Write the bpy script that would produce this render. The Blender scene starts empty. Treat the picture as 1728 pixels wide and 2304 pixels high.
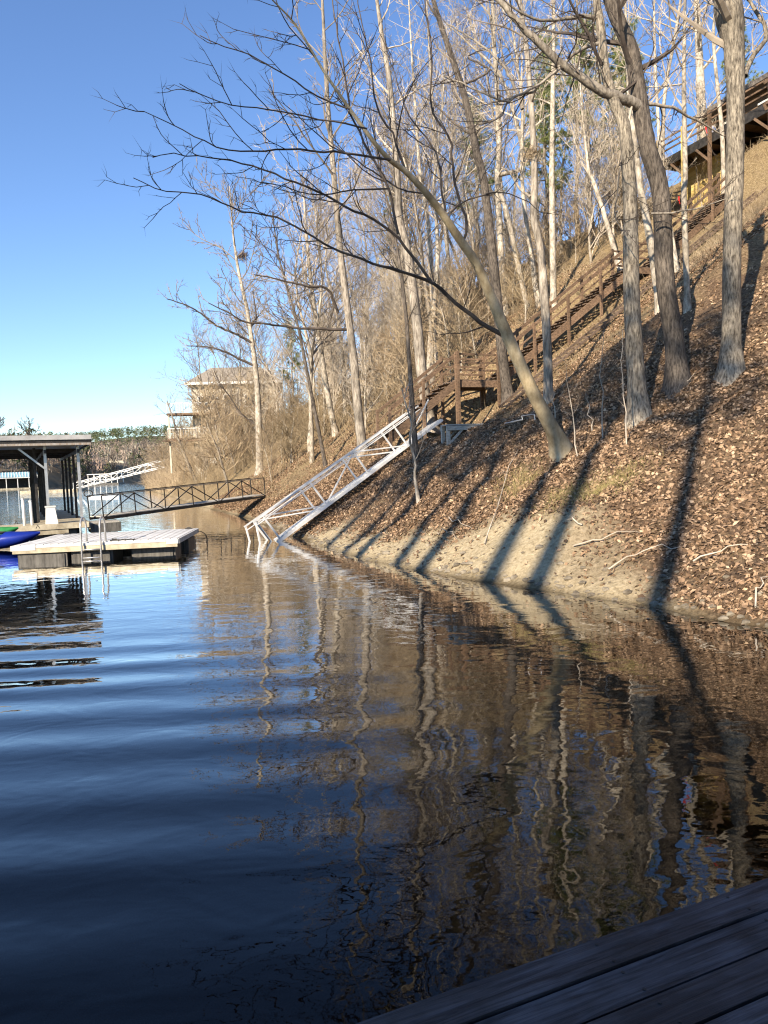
import bpy, math, random
import numpy as np
from mathutils import Vector, Matrix

# ------------------------------------------------------------------ camera, sky, sun, exposure
scene = bpy.context.scene
C = scene.collection
F = 1152.0 / math.tan(math.radians(35.0))          # focal length in photo pixels (1728 x 2304)
PITCH, ROLL, CAM_Z = math.radians(3.44), math.radians(2.2), 2.1
_f = np.array([0, math.cos(PITCH), -math.sin(PITCH)])
_r0 = np.array([1.0, 0, 0]); _u0 = np.array([0, math.sin(PITCH), math.cos(PITCH)])
_r = _r0 * math.cos(ROLL) - _u0 * math.sin(ROLL)
_u = _u0 * math.cos(ROLL) + _r0 * math.sin(ROLL)
CAM = np.array([0.0, 0.0, CAM_Z])
cd = bpy.data.cameras.new('camera'); cam = bpy.data.objects.new('camera', cd); C.objects.link(cam)
cd.sensor_fit = 'VERTICAL'; cd.angle = math.radians(70.0); cd.clip_start = 0.05; cd.clip_end = 6000
cam.matrix_world = Matrix(((_r[0], _u[0], -_f[0], 0), (_r[1], _u[1], -_f[1], 0), (_r[2], _u[2], -_f[2], CAM_Z), (0, 0, 0, 1)))
scene.camera = cam

SUN_EL, SUN_AZ = math.radians(25.0), math.radians(31.0)   # light travels to 31 degrees right of the view
world = bpy.data.worlds.new('World'); scene.world = world; world.use_nodes = True
wn = world.node_tree.nodes; wl = world.node_tree.links
sky = wn.new('ShaderNodeTexSky'); sky.sky_type = 'NISHITA'; sky.sun_disc = False
sky.sun_elevation = SUN_EL; sky.sun_rotation = SUN_AZ + math.pi
sky.air_density = 1.0; sky.dust_density = 0.0; sky.ozone_density = 3.6; sky.altitude = 200
shs = wn.new('ShaderNodeHueSaturation'); shs.inputs['Hue'].default_value = .507; shs.inputs['Saturation'].default_value = 1.07; shs.inputs['Value'].default_value = 1.18; wl.new(sky.outputs[0], shs.inputs['Color']); wl.new(shs.outputs[0], wn['Background'].inputs[0]); wn['Background'].inputs[1].default_value = 0.106
ld = bpy.data.lights.new('sun', 'SUN'); ld.energy = 5.0; ld.angle = math.radians(0.5); ld.color = (1.0, 0.87, 0.70)
sun = bpy.data.objects.new('sun', ld); C.objects.link(sun)
SUND = np.array([math.sin(SUN_AZ) * math.cos(SUN_EL), math.cos(SUN_AZ) * math.cos(SUN_EL), -math.sin(SUN_EL)])
sun.rotation_euler = Vector(SUND).to_track_quat('-Z', 'Y').to_euler()
vs = scene.view_settings; vs.view_transform = 'Standard'; vs.look = 'None'; vs.gamma = 1.0; vs.exposure = 0.92
scene.cycles.filter_width = 1.15; scene.cycles.max_bounces = 6; scene.cycles.transparent_max_bounces = 12; scene.cycles.glossy_bounces = 3
scene.cycles.caustics_reflective = False; scene.cycles.caustics_refractive = False

rng = np.random.default_rng(7); random.seed(7)

# ------------------------------------------------------------------ mesh helpers
def nrm(v):
    v = np.asarray(v, float); return v / (np.linalg.norm(v) + 1e-12)

class MB:
    """collects quads and tris, becomes ONE mesh object"""
    def __init__(self): self.v = []; self.q = []; self.t = []; self.n = 0; self.col = []
    def add(self, v, q=None, t=None, col=None):
        v = np.asarray(v, float).reshape(-1, 3)
        if q is not None and len(q): self.q.append(np.asarray(q, np.int64).reshape(-1, 4) + self.n)
        if t is not None and len(t): self.t.append(np.asarray(t, np.int64).reshape(-1, 3) + self.n)
        self.v.append(v); self.n += len(v)
        if col is not None: self.col.append(np.asarray(col, float).reshape(-1, 4))
        return self
    def tube(self, pts, rad, n=6, cap=False, ridge=0.0, rg=None):
        pts = np.asarray(pts, float); m = len(pts)
        rad = np.broadcast_to(np.asarray(rad, float), (m,))
        tg = np.gradient(pts, axis=0); tg /= (np.linalg.norm(tg, axis=1, keepdims=True) + 1e-12)
        ref = np.array([1.0, 0.13, 0]) if abs(nrm(pts[-1] - pts[0])[0]) < 0.8 else np.array([0, 0.2, 1.0])
        a = np.cross(tg, ref); a /= (np.linalg.norm(a, axis=1, keepdims=True) + 1e-12)
        b = np.cross(tg, a)
        th = np.arange(n) * 2 * math.pi / n
        R = np.repeat(rad[:, None], n, 1)
        if ridge > 0:
            g = rg if rg is not None else rng
            R = R * (1 + ridge * (0.6 * np.sin(th * 5 + 1.1)[None] * np.sin(np.arange(m) * 0.35)[:, None] + g.normal(0, .7, n)[None] * .8 + g.normal(0, .5, (m, n))))
        v = pts[:, None, :] + R[:, :, None] * (np.cos(th)[None, :, None] * a[:, None, :] + np.sin(th)[None, :, None] * b[:, None, :])
        i = np.arange(m - 1)[:, None] * n; j = np.arange(n)[None, :]; k = (j + 1) % n
        q = np.stack([i + j, i + k, i + n + k, i + n + j], -1).reshape(-1, 4)
        vv = v.reshape(-1, 3); t = []
        if cap:
            base = len(vv); vv = np.vstack([vv, pts[:1], pts[-1:]])
            for jj in range(n):
                kk = (jj + 1) % n
                t.append((base, kk, jj)); t.append((base + 1, (m - 1) * n + jj, (m - 1) * n + kk))
        return self.add(vv, q, t)
    def beam(self, p0, p1, w, h, up=(0, 0, 1)):
        """square bar from p0 to p1: w across, h along up"""
        p0 = np.asarray(p0, float); p1 = np.asarray(p1, float); d = nrm(p1 - p0)
        s = np.cross(d, up)
        if np.linalg.norm(s) < 1e-3: s = np.cross(d, (0, 1, 0))
        s = nrm(s); n = np.cross(s, d)
        o = [(-1, -1), (1, -1), (1, 1), (-1, 1)]
        v = [p + s * a * w / 2 + n * b * h / 2 for p in (p0, p1) for a, b in o]
        return self.add(v, [(0, 1, 2, 3), (7, 6, 5, 4), (0, 4, 5, 1), (1, 5, 6, 2), (2, 6, 7, 3), (3, 7, 4, 0)])
    def box(self, lo, hi, ax=None, org=(0, 0, 0)):
        """box in a local frame ax (3 rows = local axes) at org"""
        ax = np.eye(3) if ax is None else np.asarray(ax, float)
        v = []
        for z in (lo[2], hi[2]):
            for x, y in ((lo[0], lo[1]), (hi[0], lo[1]), (hi[0], hi[1]), (lo[0], hi[1])):
                v.append(np.asarray(org) + ax[0] * x + ax[1] * y + ax[2] * z)
        return self.add(v, [(3, 2, 1, 0), (4, 5, 6, 7), (0, 1, 5, 4), (1, 2, 6, 5), (2, 3, 7, 6), (3, 0, 4, 7)])
    def twigs(self, P, D, L, R, bend=0.18, up=0.1, rg=None):
        """N thin three-sided twigs in one go; returns mid points and directions"""
        g = rg if rg is not None else rng
        P = np.asarray(P, float); D = np.asarray(D, float); N = len(P)
        if N == 0: return P, D, P
        L = np.asarray(L, float)[:, None]; R = np.asarray(R, float)[:, None]
        M = P + D * L * .5 + g.normal(0, bend * .35, (N, 3)) * L
        E = P + D * L + g.normal(0, bend, (N, 3)) * L; E[:, 2] += up * L[:, 0]
        ref = np.where(np.abs(D[:, 2:3]) > .8, np.array([[1., 0, 0]]), np.array([[0, 0, 1.]]))
        a = np.cross(D, ref); a /= (np.linalg.norm(a, axis=1, keepdims=True) + 1e-9); b = np.cross(D, a)
        v = np.zeros((N, 7, 3))
        for k in range(3):
            o = a * math.cos(k * 2.0944) + b * math.sin(k * 2.0944)
            v[:, k] = P + o * R; v[:, 3 + k] = M + o * R * .7
        v[:, 6] = E
        base = (np.arange(N) * 7)[:, None]
        q = np.concatenate([base + np.array([[k, (k + 1) % 3, 3 + (k + 1) % 3, 3 + k]]) for k in range(3)])
        t = np.concatenate([base + np.array([[3 + k, 3 + (k + 1) % 3, 6]]) for k in range(3)])
        self.add(v.reshape(-1, 3), q, t)
        return M, D, E
    def mesh(self, name, org=None, smooth=False):
        me = bpy.data.meshes.new(name)
        v = np.concatenate(self.v) if self.v else np.zeros((0, 3))
        if org is not None: v = v - np.asarray(org)[None]
        q = np.concatenate(self.q) if self.q else np.zeros((0, 4), np.int64)
        t = np.concatenate(self.t) if self.t else np.zeros((0, 3), np.int64)
        me.vertices.add(len(v)); me.vertices.foreach_set('co', v.astype(np.float32).ravel())
        nl = len(q) * 4 + len(t) * 3
        me.loops.add(nl); me.polygons.add(len(q) + len(t))
        me.loops.foreach_set('vertex_index', np.concatenate([q.ravel(), t.ravel()]).astype(np.int32))
        me.polygons.foreach_set('loop_start', np.concatenate([np.arange(len(q)) * 4, len(q) * 4 + np.arange(len(t)) * 3]).astype(np.int32))
        me.polygons.foreach_set('use_smooth', np.full(len(q) + len(t), bool(smooth)))
        me.update(calc_edges=True)
        if self.col:
            at = me.color_attributes.new('tint', 'FLOAT_COLOR', 'POINT')
            at.data.foreach_set('color', np.concatenate(self.col).astype(np.float32).ravel())
        return me

def link(name, me, mat, parent=None):
    o = bpy.data.objects.new(name, me); C.objects.link(o)
    if mat is not None and not me.materials: me.materials.append(mat)
    if parent is not None: o.parent = parent
    return o
def obj(name, mb, mat, parent=None, smooth=False):
    """one mesh object; points given in world space, moved into the parent's frame"""
    org = np.array(parent['_o']) if parent is not None and '_o' in parent else None
    return link(name, mb.mesh(name, org, smooth), mat, parent)
def tag(o, label, cat, group=None, kind=None):
    if label: o['label'] = label
    if cat: o['category'] = cat
    if group: o['group'] = group
    if kind: o['kind'] = kind
    return o
def thing(name, label, cat, loc, group=None):
    o = bpy.data.objects.new(name, None); C.objects.link(o); o.location = tuple(loc); o['_o'] = [float(x) for x in loc]
    o.empty_display_size = .2
    return tag(o, label, cat, group)
def sub(name, mb, mat, part, smooth=False):
    """sub-part: the part sits at its thing's origin"""
    org = np.array(part.parent['_o'])
    return link(name, mb.mesh(name, org, smooth), mat, part)
def copy_thing(root, loc, rotz=0.0, scale=1.0, label=None):
    r = root.copy(); C.objects.link(r); r.location = tuple(loc); r.rotation_euler = (0, 0, rotz); r.scale = (scale,) * 3
    if label: r['label'] = label
    for ch in root.children:
        c = ch.copy(); C.objects.link(c); c.parent = r
        for g in ch.children:
            d = g.copy(); C.objects.link(d); d.parent = c
    return r

# ------------------------------------------------------------------ materials
def pmat(name, c1, c2, scale=4.0, rough=.8, bump=.3, stretch=(1, 1, 1), vary=.12, detail=6, dist=.01, c3=None, coord='Object', spec=.3, metal=0.0, blotch=0.0):
    m = bpy.data.materials.new(name); m.use_nodes = True; nt = m.node_tree; N = nt.nodes; Lk = nt.links
    b = N['Principled BSDF']; b.inputs['Roughness'].default_value = rough; b.inputs['Specular IOR Level'].default_value = spec; b.inputs['Metallic'].default_value = metal
    tc = N.new('ShaderNodeTexCoord'); mp = N.new('ShaderNodeMapping'); mp.inputs['Scale'].default_value = stretch
    Lk.new(tc.outputs[coord], mp.inputs[0])
    oi = N.new('ShaderNodeObjectInfo')
    ad = N.new('ShaderNodeVectorMath'); ad.operation = 'ADD'
    sc_ = N.new('ShaderNodeMath'); sc_.operation = 'MULTIPLY'; sc_.inputs[1].default_value = 37.0
    Lk.new(oi.outputs['Random'], sc_.inputs[0]); Lk.new(mp.outputs[0], ad.inputs[0]); Lk.new(sc_.outputs[0], ad.inputs[1])
    nz = N.new('ShaderNodeTexNoise'); nz.inputs['Scale'].default_value = scale; nz.inputs['Detail'].default_value = detail; nz.inputs['Roughness'].default_value = .65
    Lk.new(ad.outputs[0], nz.inputs['Vector'])
    rp = N.new('ShaderNodeValToRGB'); rp.color_ramp.elements[0].color = (*c1, 1); rp.color_ramp.elements[1].color = (*c2, 1)
    rp.color_ramp.elements[0].position = .36; rp.color_ramp.elements[1].position = .64
    if c3 is not None:
        e = rp.color_ramp.elements.new(.5); e.color = (*c3, 1)
    Lk.new(nz.outputs[0], rp.inputs[0])
    hs = N.new('ShaderNodeHueSaturation')
    mr = N.new('ShaderNodeMapRange'); mr.inputs[3].default_value = 1 - vary; mr.inputs[4].default_value = 1 + vary
    Lk.new(oi.outputs['Random'], mr.inputs[0]); Lk.new(mr.outputs[0], hs.inputs['Value']); Lk.new(rp.outputs[0], hs.inputs['Color'])
    out = hs.outputs[0]
    if blotch > 0:
        n2 = N.new('ShaderNodeTexNoise'); n2.inputs['Scale'].default_value = .9; n2.inputs['Detail'].default_value = 4
        Lk.new(tc.outputs[coord], n2.inputs['Vector'])
        m2 = N.new('ShaderNodeMapRange'); m2.inputs[1].default_value = .35; m2.inputs[2].default_value = .65; m2.inputs[3].default_value = 1 - blotch; m2.inputs[4].default_value = 1 + blotch
        Lk.new(n2.outputs[0], m2.inputs[0])
        h2 = N.new('ShaderNodeHueSaturation'); Lk.new(m2.outputs[0], h2.inputs['Value']); Lk.new(out, h2.inputs['Color']); out = h2.outputs[0]
    Lk.new(out, b.inputs['Base Color'])
    if bump > 0:
        bp = N.new('ShaderNodeBump'); bp.inputs['Strength'].default_value = bump; bp.inputs['Distance'].default_value = dist
        Lk.new(nz.outputs[0], bp.inputs['Height']); Lk.new(bp.outputs[0], b.inputs['Normal'])
    return m

M = {}
M['bark_grey'] = pmat('bark_grey', (.065, .052, .038), (.37, .315, .235), 5, .9, .9, (5, 5, 1.2), .08, 8, .03, blotch=.25)
M['bark_dark'] = pmat('bark_dark', (.035, .028, .022), (.17, .14, .11), 5, .9, .9, (5, 5, 1.2), .08, 8, .03, blotch=.25)
M['bark_tan'] = pmat('bark_tan', (.27, .205, .115), (.50, .41, .26), 3, .75, .3, (2, 2, 1), .05, 6, .01, blotch=.3)
M['bark_pale'] = pmat('bark_pale', (.20, .165, .12), (.56, .49, .385), 4, .85, .5, (2.5, 2.5, 1.2), .15, 7, .02, blotch=.3)
M['bark_mid'] = pmat('bark_mid', (.13, .105, .08), (.38, .33, .26), 4, .9, .7, (4, 4, .8), .15, 7, .02, blotch=.35)
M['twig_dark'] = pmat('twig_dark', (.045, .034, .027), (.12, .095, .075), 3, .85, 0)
M['twig_mid'] = pmat('twig_mid', (.15, .12, .09), (.33, .275, .21), 1.5, .85, 0)
M['twig_pale'] = pmat('twig_pale', (.30, .245, .18), (.58, .50, .39), 1.2, .85, 0)
M['brush'] = pmat('brush', (.21, .15, .09), (.47, .37, .24), .7, .9, 0, vary=.05)
M['brush_olive'] = pmat('brush_olive', (.13, .095, .055), (.33, .255, .155), .7, .9, 0, vary=.05)
M['needles'] = pmat('needles', (.11, .14, .04), (.28, .31, .11), 1.0, .7, 0, vary=.15)
M['grass'] = pmat('grass', (.20, .17, .06), (.42, .35, .15), 1.2, .9, 0)
M['alu'] = pmat('alu', (.60, .59, .55), (.78, .77, .73), 3, .5, .05, vary=.05, spec=.4, blotch=.12)
M['white_paint'] = pmat('white_paint', (.66, .64, .58), (.82, .80, .74), 2, .6, .05, vary=.04)
M['grey_wood'] = pmat('grey_wood', (.30, .27, .22), (.56, .52, .44), 5, .85, .4, (1, 8, 8), .12, 7, .006)
M['brown_wood'] = pmat('brown_wood', (.09, .057, .035), (.24, .155, .096), 4, .8, .3, (1, 6, 6), .15, 6, .006, blotch=.2)
M['tread_wood'] = pmat('tread_wood', (.08, .055, .038), (.19, .135, .095), 4, .8, .3, (2, 2, 2), .15, 6, .006)
M['deck_white'] = pmat('deck_white', (.58, .55, .49), (.80, .78, .72), 2.5, .8, .2, (1, 5, 5), .06, 6, .004, blotch=.1)
M['dock_tan'] = pmat('dock_tan', (.36, .30, .20), (.60, .53, .38), 3, .85, .2, (1, 1, 1), .08, 6, .005, blotch=.2)
M['float_black'] = pmat('float_black', (.055, .05, .042), (.15, .14, .12), 2.2, .6, .2, (6, 6, .8), .15, 6, .006)
M['metal_dark'] = pmat('metal_dark', (.018, .016, .014), (.055, .05, .045), 5, .55, .1, vary=.1)
M['steel'] = pmat('steel', (.45, .44, .41), (.60, .58, .55), 5, .35, .05, spec=.5, metal=.6)
M['roof_metal'] = pmat('roof_metal', (.30, .29, .28), (.45, .44, .42), 2, .5, .05, blotch=.15)
M['rust'] = pmat('rust', (.26, .19, .13), (.40, .37, .33), 3, .8, .2, (4, 4, .6), blotch=.2)
M['blue_plastic'] = pmat('blue_plastic', (.006, .018, .19), (.010, .03, .28), 2, .4, .02, spec=.4)
M['green_plastic'] = pmat('green_plastic', (.03, .20, .05), (.06, .30, .09), 2, .4, .02, spec=.4)
M['rope'] = pmat('rope', (.02, .018, .015), (.07, .06, .05), 30, .9, .4)
M['teal_roof'] = pmat('teal_roof', (.22, .42, .46), (.34, .55, .58), 1, .5, .05)
M['cream_siding'] = pmat('cream_siding', (.47, .41, .31), (.62, .55, .43), 1.5, .85, .1, vary=.08)
M['yellow_siding'] = pmat('yellow_siding', (.50, .36, .12), (.66, .50, .20), 1.5, .8, .1, vary=.08)
M['roof_shingle'] = pmat('roof_shingle', (.10, .085, .07), (.22, .19, .16), 8, .9, .4)
M['red_cloth'] = pmat('red_cloth', (.5, .02, .02), (.65, .05, .04), 5, .8, .1)
M['pot'] = pmat('pot', (.42, .37, .29), (.55, .50, .42), 5, .8, .1)
M['nest'] = pmat('nest', (.07, .045, .03), (.20, .13, .08), 20, .95, .4)

def tint_mat(name, rough=.85, attr='tint'):
    m = bpy.data.materials.new(name); m.use_nodes = True; N = m.node_tree.nodes; Lk = m.node_tree.links
    a = N.new('ShaderNodeAttribute'); a.attribute_name = attr
    b = N['Principled BSDF']; b.inputs['Roughness'].default_value = rough; b.inputs['Specular IOR Level'].default_value = .25
    Lk.new(a.outputs['Color'], b.inputs['Base Color']); return m
M['leaf'] = tint_mat('dead_leaf'); M['forest'] = tint_mat('forest_tint', .95)

def glass_mat():
    m = bpy.data.materials.new('window_glass'); m.use_nodes = True; N = m.node_tree.nodes; Lk = m.node_tree.links
    b = N['Principled BSDF']; b.inputs['Base Color'].default_value = (.03, .035, .04, 1); b.inputs['Roughness'].default_value = .06
    nz = N.new('ShaderNodeTexNoise'); nz.inputs['Scale'].default_value = 1.5
    bp = N.new('ShaderNodeBump'); bp.inputs['Strength'].default_value = .04; Lk.new(nz.outputs[0], bp.inputs['Height']); Lk.new(bp.outputs[0], b.inputs['Normal'])
    return m
M['glass'] = glass_mat()

def plank_mat():
    m = bpy.data.materials.new('dock_plank'); m.use_nodes = True; nt = m.node_tree; N = nt.nodes; Lk = nt.links
    b = N['Principled BSDF']; b.inputs['Roughness'].default_value = .62; b.inputs['Specular IOR Level'].default_value = .4
    tc = N.new('ShaderNodeTexCoord'); oi = N.new('ShaderNodeObjectInfo')
    off = N.new('ShaderNodeMath'); off.operation = 'MULTIPLY'; off.inputs[1].default_value = 51
    Lk.new(oi.outputs['Random'], off.inputs[0])
    ad = N.new('ShaderNodeVectorMath'); Lk.new(tc.outputs['Object'], ad.inputs[0]); Lk.new(off.outputs[0], ad.inputs[1])
    mp = N.new('ShaderNodeMapping'); mp.inputs['Scale'].default_value = (1.2, 26, 10); Lk.new(ad.outputs[0], mp.inputs[0])
    nz = N.new('ShaderNodeTexNoise'); nz.inputs['Scale'].default_value = 1.6; nz.inputs['Detail'].default_value = 8; nz.inputs['Roughness'].default_value = .7; nz.inputs['Distortion'].default_value = .9
    Lk.new(mp.outputs[0], nz.inputs['Vector'])
    n2 = N.new('ShaderNodeTexNoise'); n2.inputs['Scale'].default_value = 3.2; n2.inputs['Detail'].default_value = 4; Lk.new(ad.outputs[0], n2.inputs['Vector'])
    rp = N.new('ShaderNodeValToRGB'); rp.color_ramp.elements[0].color = (.010, .009, .011, 1); rp.color_ramp.elements[0].position = .36
    rp.color_ramp.elements[1].color = (.13, .125, .13, 1); rp.color_ramp.elements[1].position = .70
    Lk.new(nz.outputs[0], rp.inputs[0])
    mr = N.new('ShaderNodeMapRange'); mr.inputs[1].default_value = .35; mr.inputs[2].default_value = .7; mr.inputs[3].default_value = .35; mr.inputs[4].default_value = 1.35; Lk.new(n2.outputs[0], mr.inputs[0])
    hs = N.new('ShaderNodeHueSaturation'); Lk.new(rp.outputs[0], hs.inputs['Color']); Lk.new(mr.outputs[0], hs.inputs['Value']); Lk.new(hs.outputs[0], b.inputs['Base Color'])
    bp = N.new('ShaderNodeBump'); bp.inputs['Strength'].default_value = .8; bp.inputs['Distance'].default_value = .006
    Lk.new(nz.outputs[0], bp.inputs['Height']); Lk.new(bp.outputs[0], b.inputs['Normal']); return m
M['dock_plank'] = plank_mat()

# ------------------------------------------------------------------ the lie of the land
AE = np.array([-math.sin(math.radians(22)), math.cos(math.radians(22)), 0.0])     # along the shore
AU = np.array([math.cos(math.radians(22)), math.sin(math.radians(22)), 0.0])      # uphill, away from the water
AZ = np.array([0, 0, 1.0])
FR = np.array([AU, AE, AZ])
def vnoise(x, y, seed=0):
    x = np.asarray(x, float); y = np.asarray(y, float)
    ix = np.floor(x).astype(np.int64); iy = np.floor(y).astype(np.int64)
    fx = x - ix; fy = y - iy; fx = fx * fx * (3 - 2 * fx); fy = fy * fy * (3 - 2 * fy)
    def h(a, b):
        n = (a * 374761393 + b * 668265263 + seed * 1442695) & 0xffffffff
        n = ((n ^ (n >> 13)) * 1274126177) & 0xffffffff
        return ((n ^ (n >> 16)) & 0xffff) / 65535.0
    return (h(ix, iy) * (1 - fx) + h(ix + 1, iy) * fx) * (1 - fy) + (h(ix, iy + 1) * (1 - fx) + h(ix + 1, iy + 1) * fx) * fy
def fbm(x, y, seed=0, o=4):
    s = 0; a = .5
    for k in range(o): s = s + a * (vnoise(x * 2 ** k, y * 2 ** k, seed + k) - .5) * 2; a *= .5
    return s
SH_S = [-60, -25, 0, 5, 6.2, 8.7, 11.1, 13.2, 16.5, 24.5, 34.4, 49.6, 70, 92, 125, 140, 150, 165, 190, 230]
SH_D = [11, 10, 8.2, 7.6, 7.35, 7.2, 6.6, 6.15, 5.85, 6.2, 6.9, 6.9, 7.6, 8.3, 8.8, 9.6, 14, 34, 70, 120]
_sg = np.linspace(-60, 230, 1200); _dg = np.interp(_sg, SH_S, SH_D); _k = np.ones(9) / 9
_dg = np.convolve(np.pad(_dg, 4, 'edge'), _k, 'valid')
def shore(s): return np.interp(s, _sg, _dg) + .18 * fbm(np.asarray(s) * .55, np.asarray(s) * 0 + 3.3, 11, 3) + .09 * fbm(np.asarray(s) * 2.3, np.asarray(s) * 0 + 8.3, 17, 3)
PD = [-60, -20, -8, -3, -1, 0, .25, 2.5, 6, 24, 30, 45, 120]
PZ = [-3.4, -3.2, -2.4, -.95, -.34, 0, .17, 1.4, 3.75, 16.9, 20.0, 23.5, 28]
def sd(x, y):
    return -math.sin(math.radians(22)) * x + math.cos(math.radians(22)) * y, math.cos(math.radians(22)) * x + math.sin(math.radians(22)) * y
def hill(s, d):
    dd = d - shore(s); z = np.interp(dd, PD, PZ)
    cap = np.interp(s, [-60, 52, 66, 85, 110, 140, 160], [40, 40, 18, 7.5, 5, 2.6, 1.5])
    zp = np.maximum(z, 0); z = np.where(z > 0, zp / (1 + (zp / cap) ** 4) ** .25, z)
    w = np.clip((dd + .5) / 2.0, 0, 1)
    z = z + w * (.30 * fbm(s * .33, dd * .16, 1, 3) + .13 * fbm(s * 1.1, dd * .7, 2, 3) + .05 * fbm(s * 3.1, dd * 2.6, 5, 3)) + .03 * fbm(s * 2, dd * 2, 9, 2)
    z = z + w * (.22 * fbm(s * 1.0 + dd * .12, dd * .10, 13, 3) + .05 * fbm(s * 1.9, dd * 1.7, 15, 2)) * np.clip(dd / 2, .3, 1)
    line = 5.4 + .72 * (d - 15.25) - 1.05
    cw = np.clip((s - 15.5) / 7.5, 0, 1) * np.clip((27.9 - s) / .9, 0, 1) * np.clip((d - 11.0) / 1.5, 0, 1) * np.clip((29.5 - d) / 1.5, 0, 1)
    z = z * (1 - cw) + np.minimum(z, line) * cw
    pw = np.clip((s - 26.2) / 1.2, 0, 1) * np.clip((33.5 - s) / 1.2, 0, 1) * np.clip((d - 24.5) / 1.0, 0, 1) * np.clip((32.5 - d) / 1.0, 0, 1)   # levelled pad under the house deck
    z = z * (1 - pw) + np.minimum(z, 13.6 + .12 * (d - 25)) * pw
    return z
def ground(x, y):
    s, d = sd(np.asarray(x, float), np.asarray(y, float)); return hill(s, d)
def ray(px, py): return _f + _r * (px - 864) / F + _u * (1152 - py) / F
_tt = np.concatenate([np.arange(4, 60, .04), np.arange(60, 260, .3)])
def hit(px, py):
    """where the line of sight through a photo pixel meets the bank"""
    r = ray(px, py); P = CAM[None] + r[None] * _tt[:, None]
    below = np.nonzero(P[:, 2] < ground(P[:, 0], P[:, 1]))[0]
    return _tt[below[0]] if len(below) else 120.0
def at(px, py, t): return CAM + ray(px, py) * t
def on_ground(px, py):
    p = at(px, py, hit(px, py)); p[2] = float(ground(p[0], p[1])); return p
def clay(s, dd):
    """bare pale clay along the water's edge"""
    n = fbm(s * .5, dd * .6, 21, 3); top = np.interp(s, [6, 8, 9, 10, 12, 14, 16, 18.5, 20.5, 24, 34], [-.3, .0, .45, .9, 1.5, 1.6, 1.2, .75, .4, .05, -.1]) + n * 1.3
    return np.clip((top - dd) / .8 + .5, 0, 1)

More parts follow.
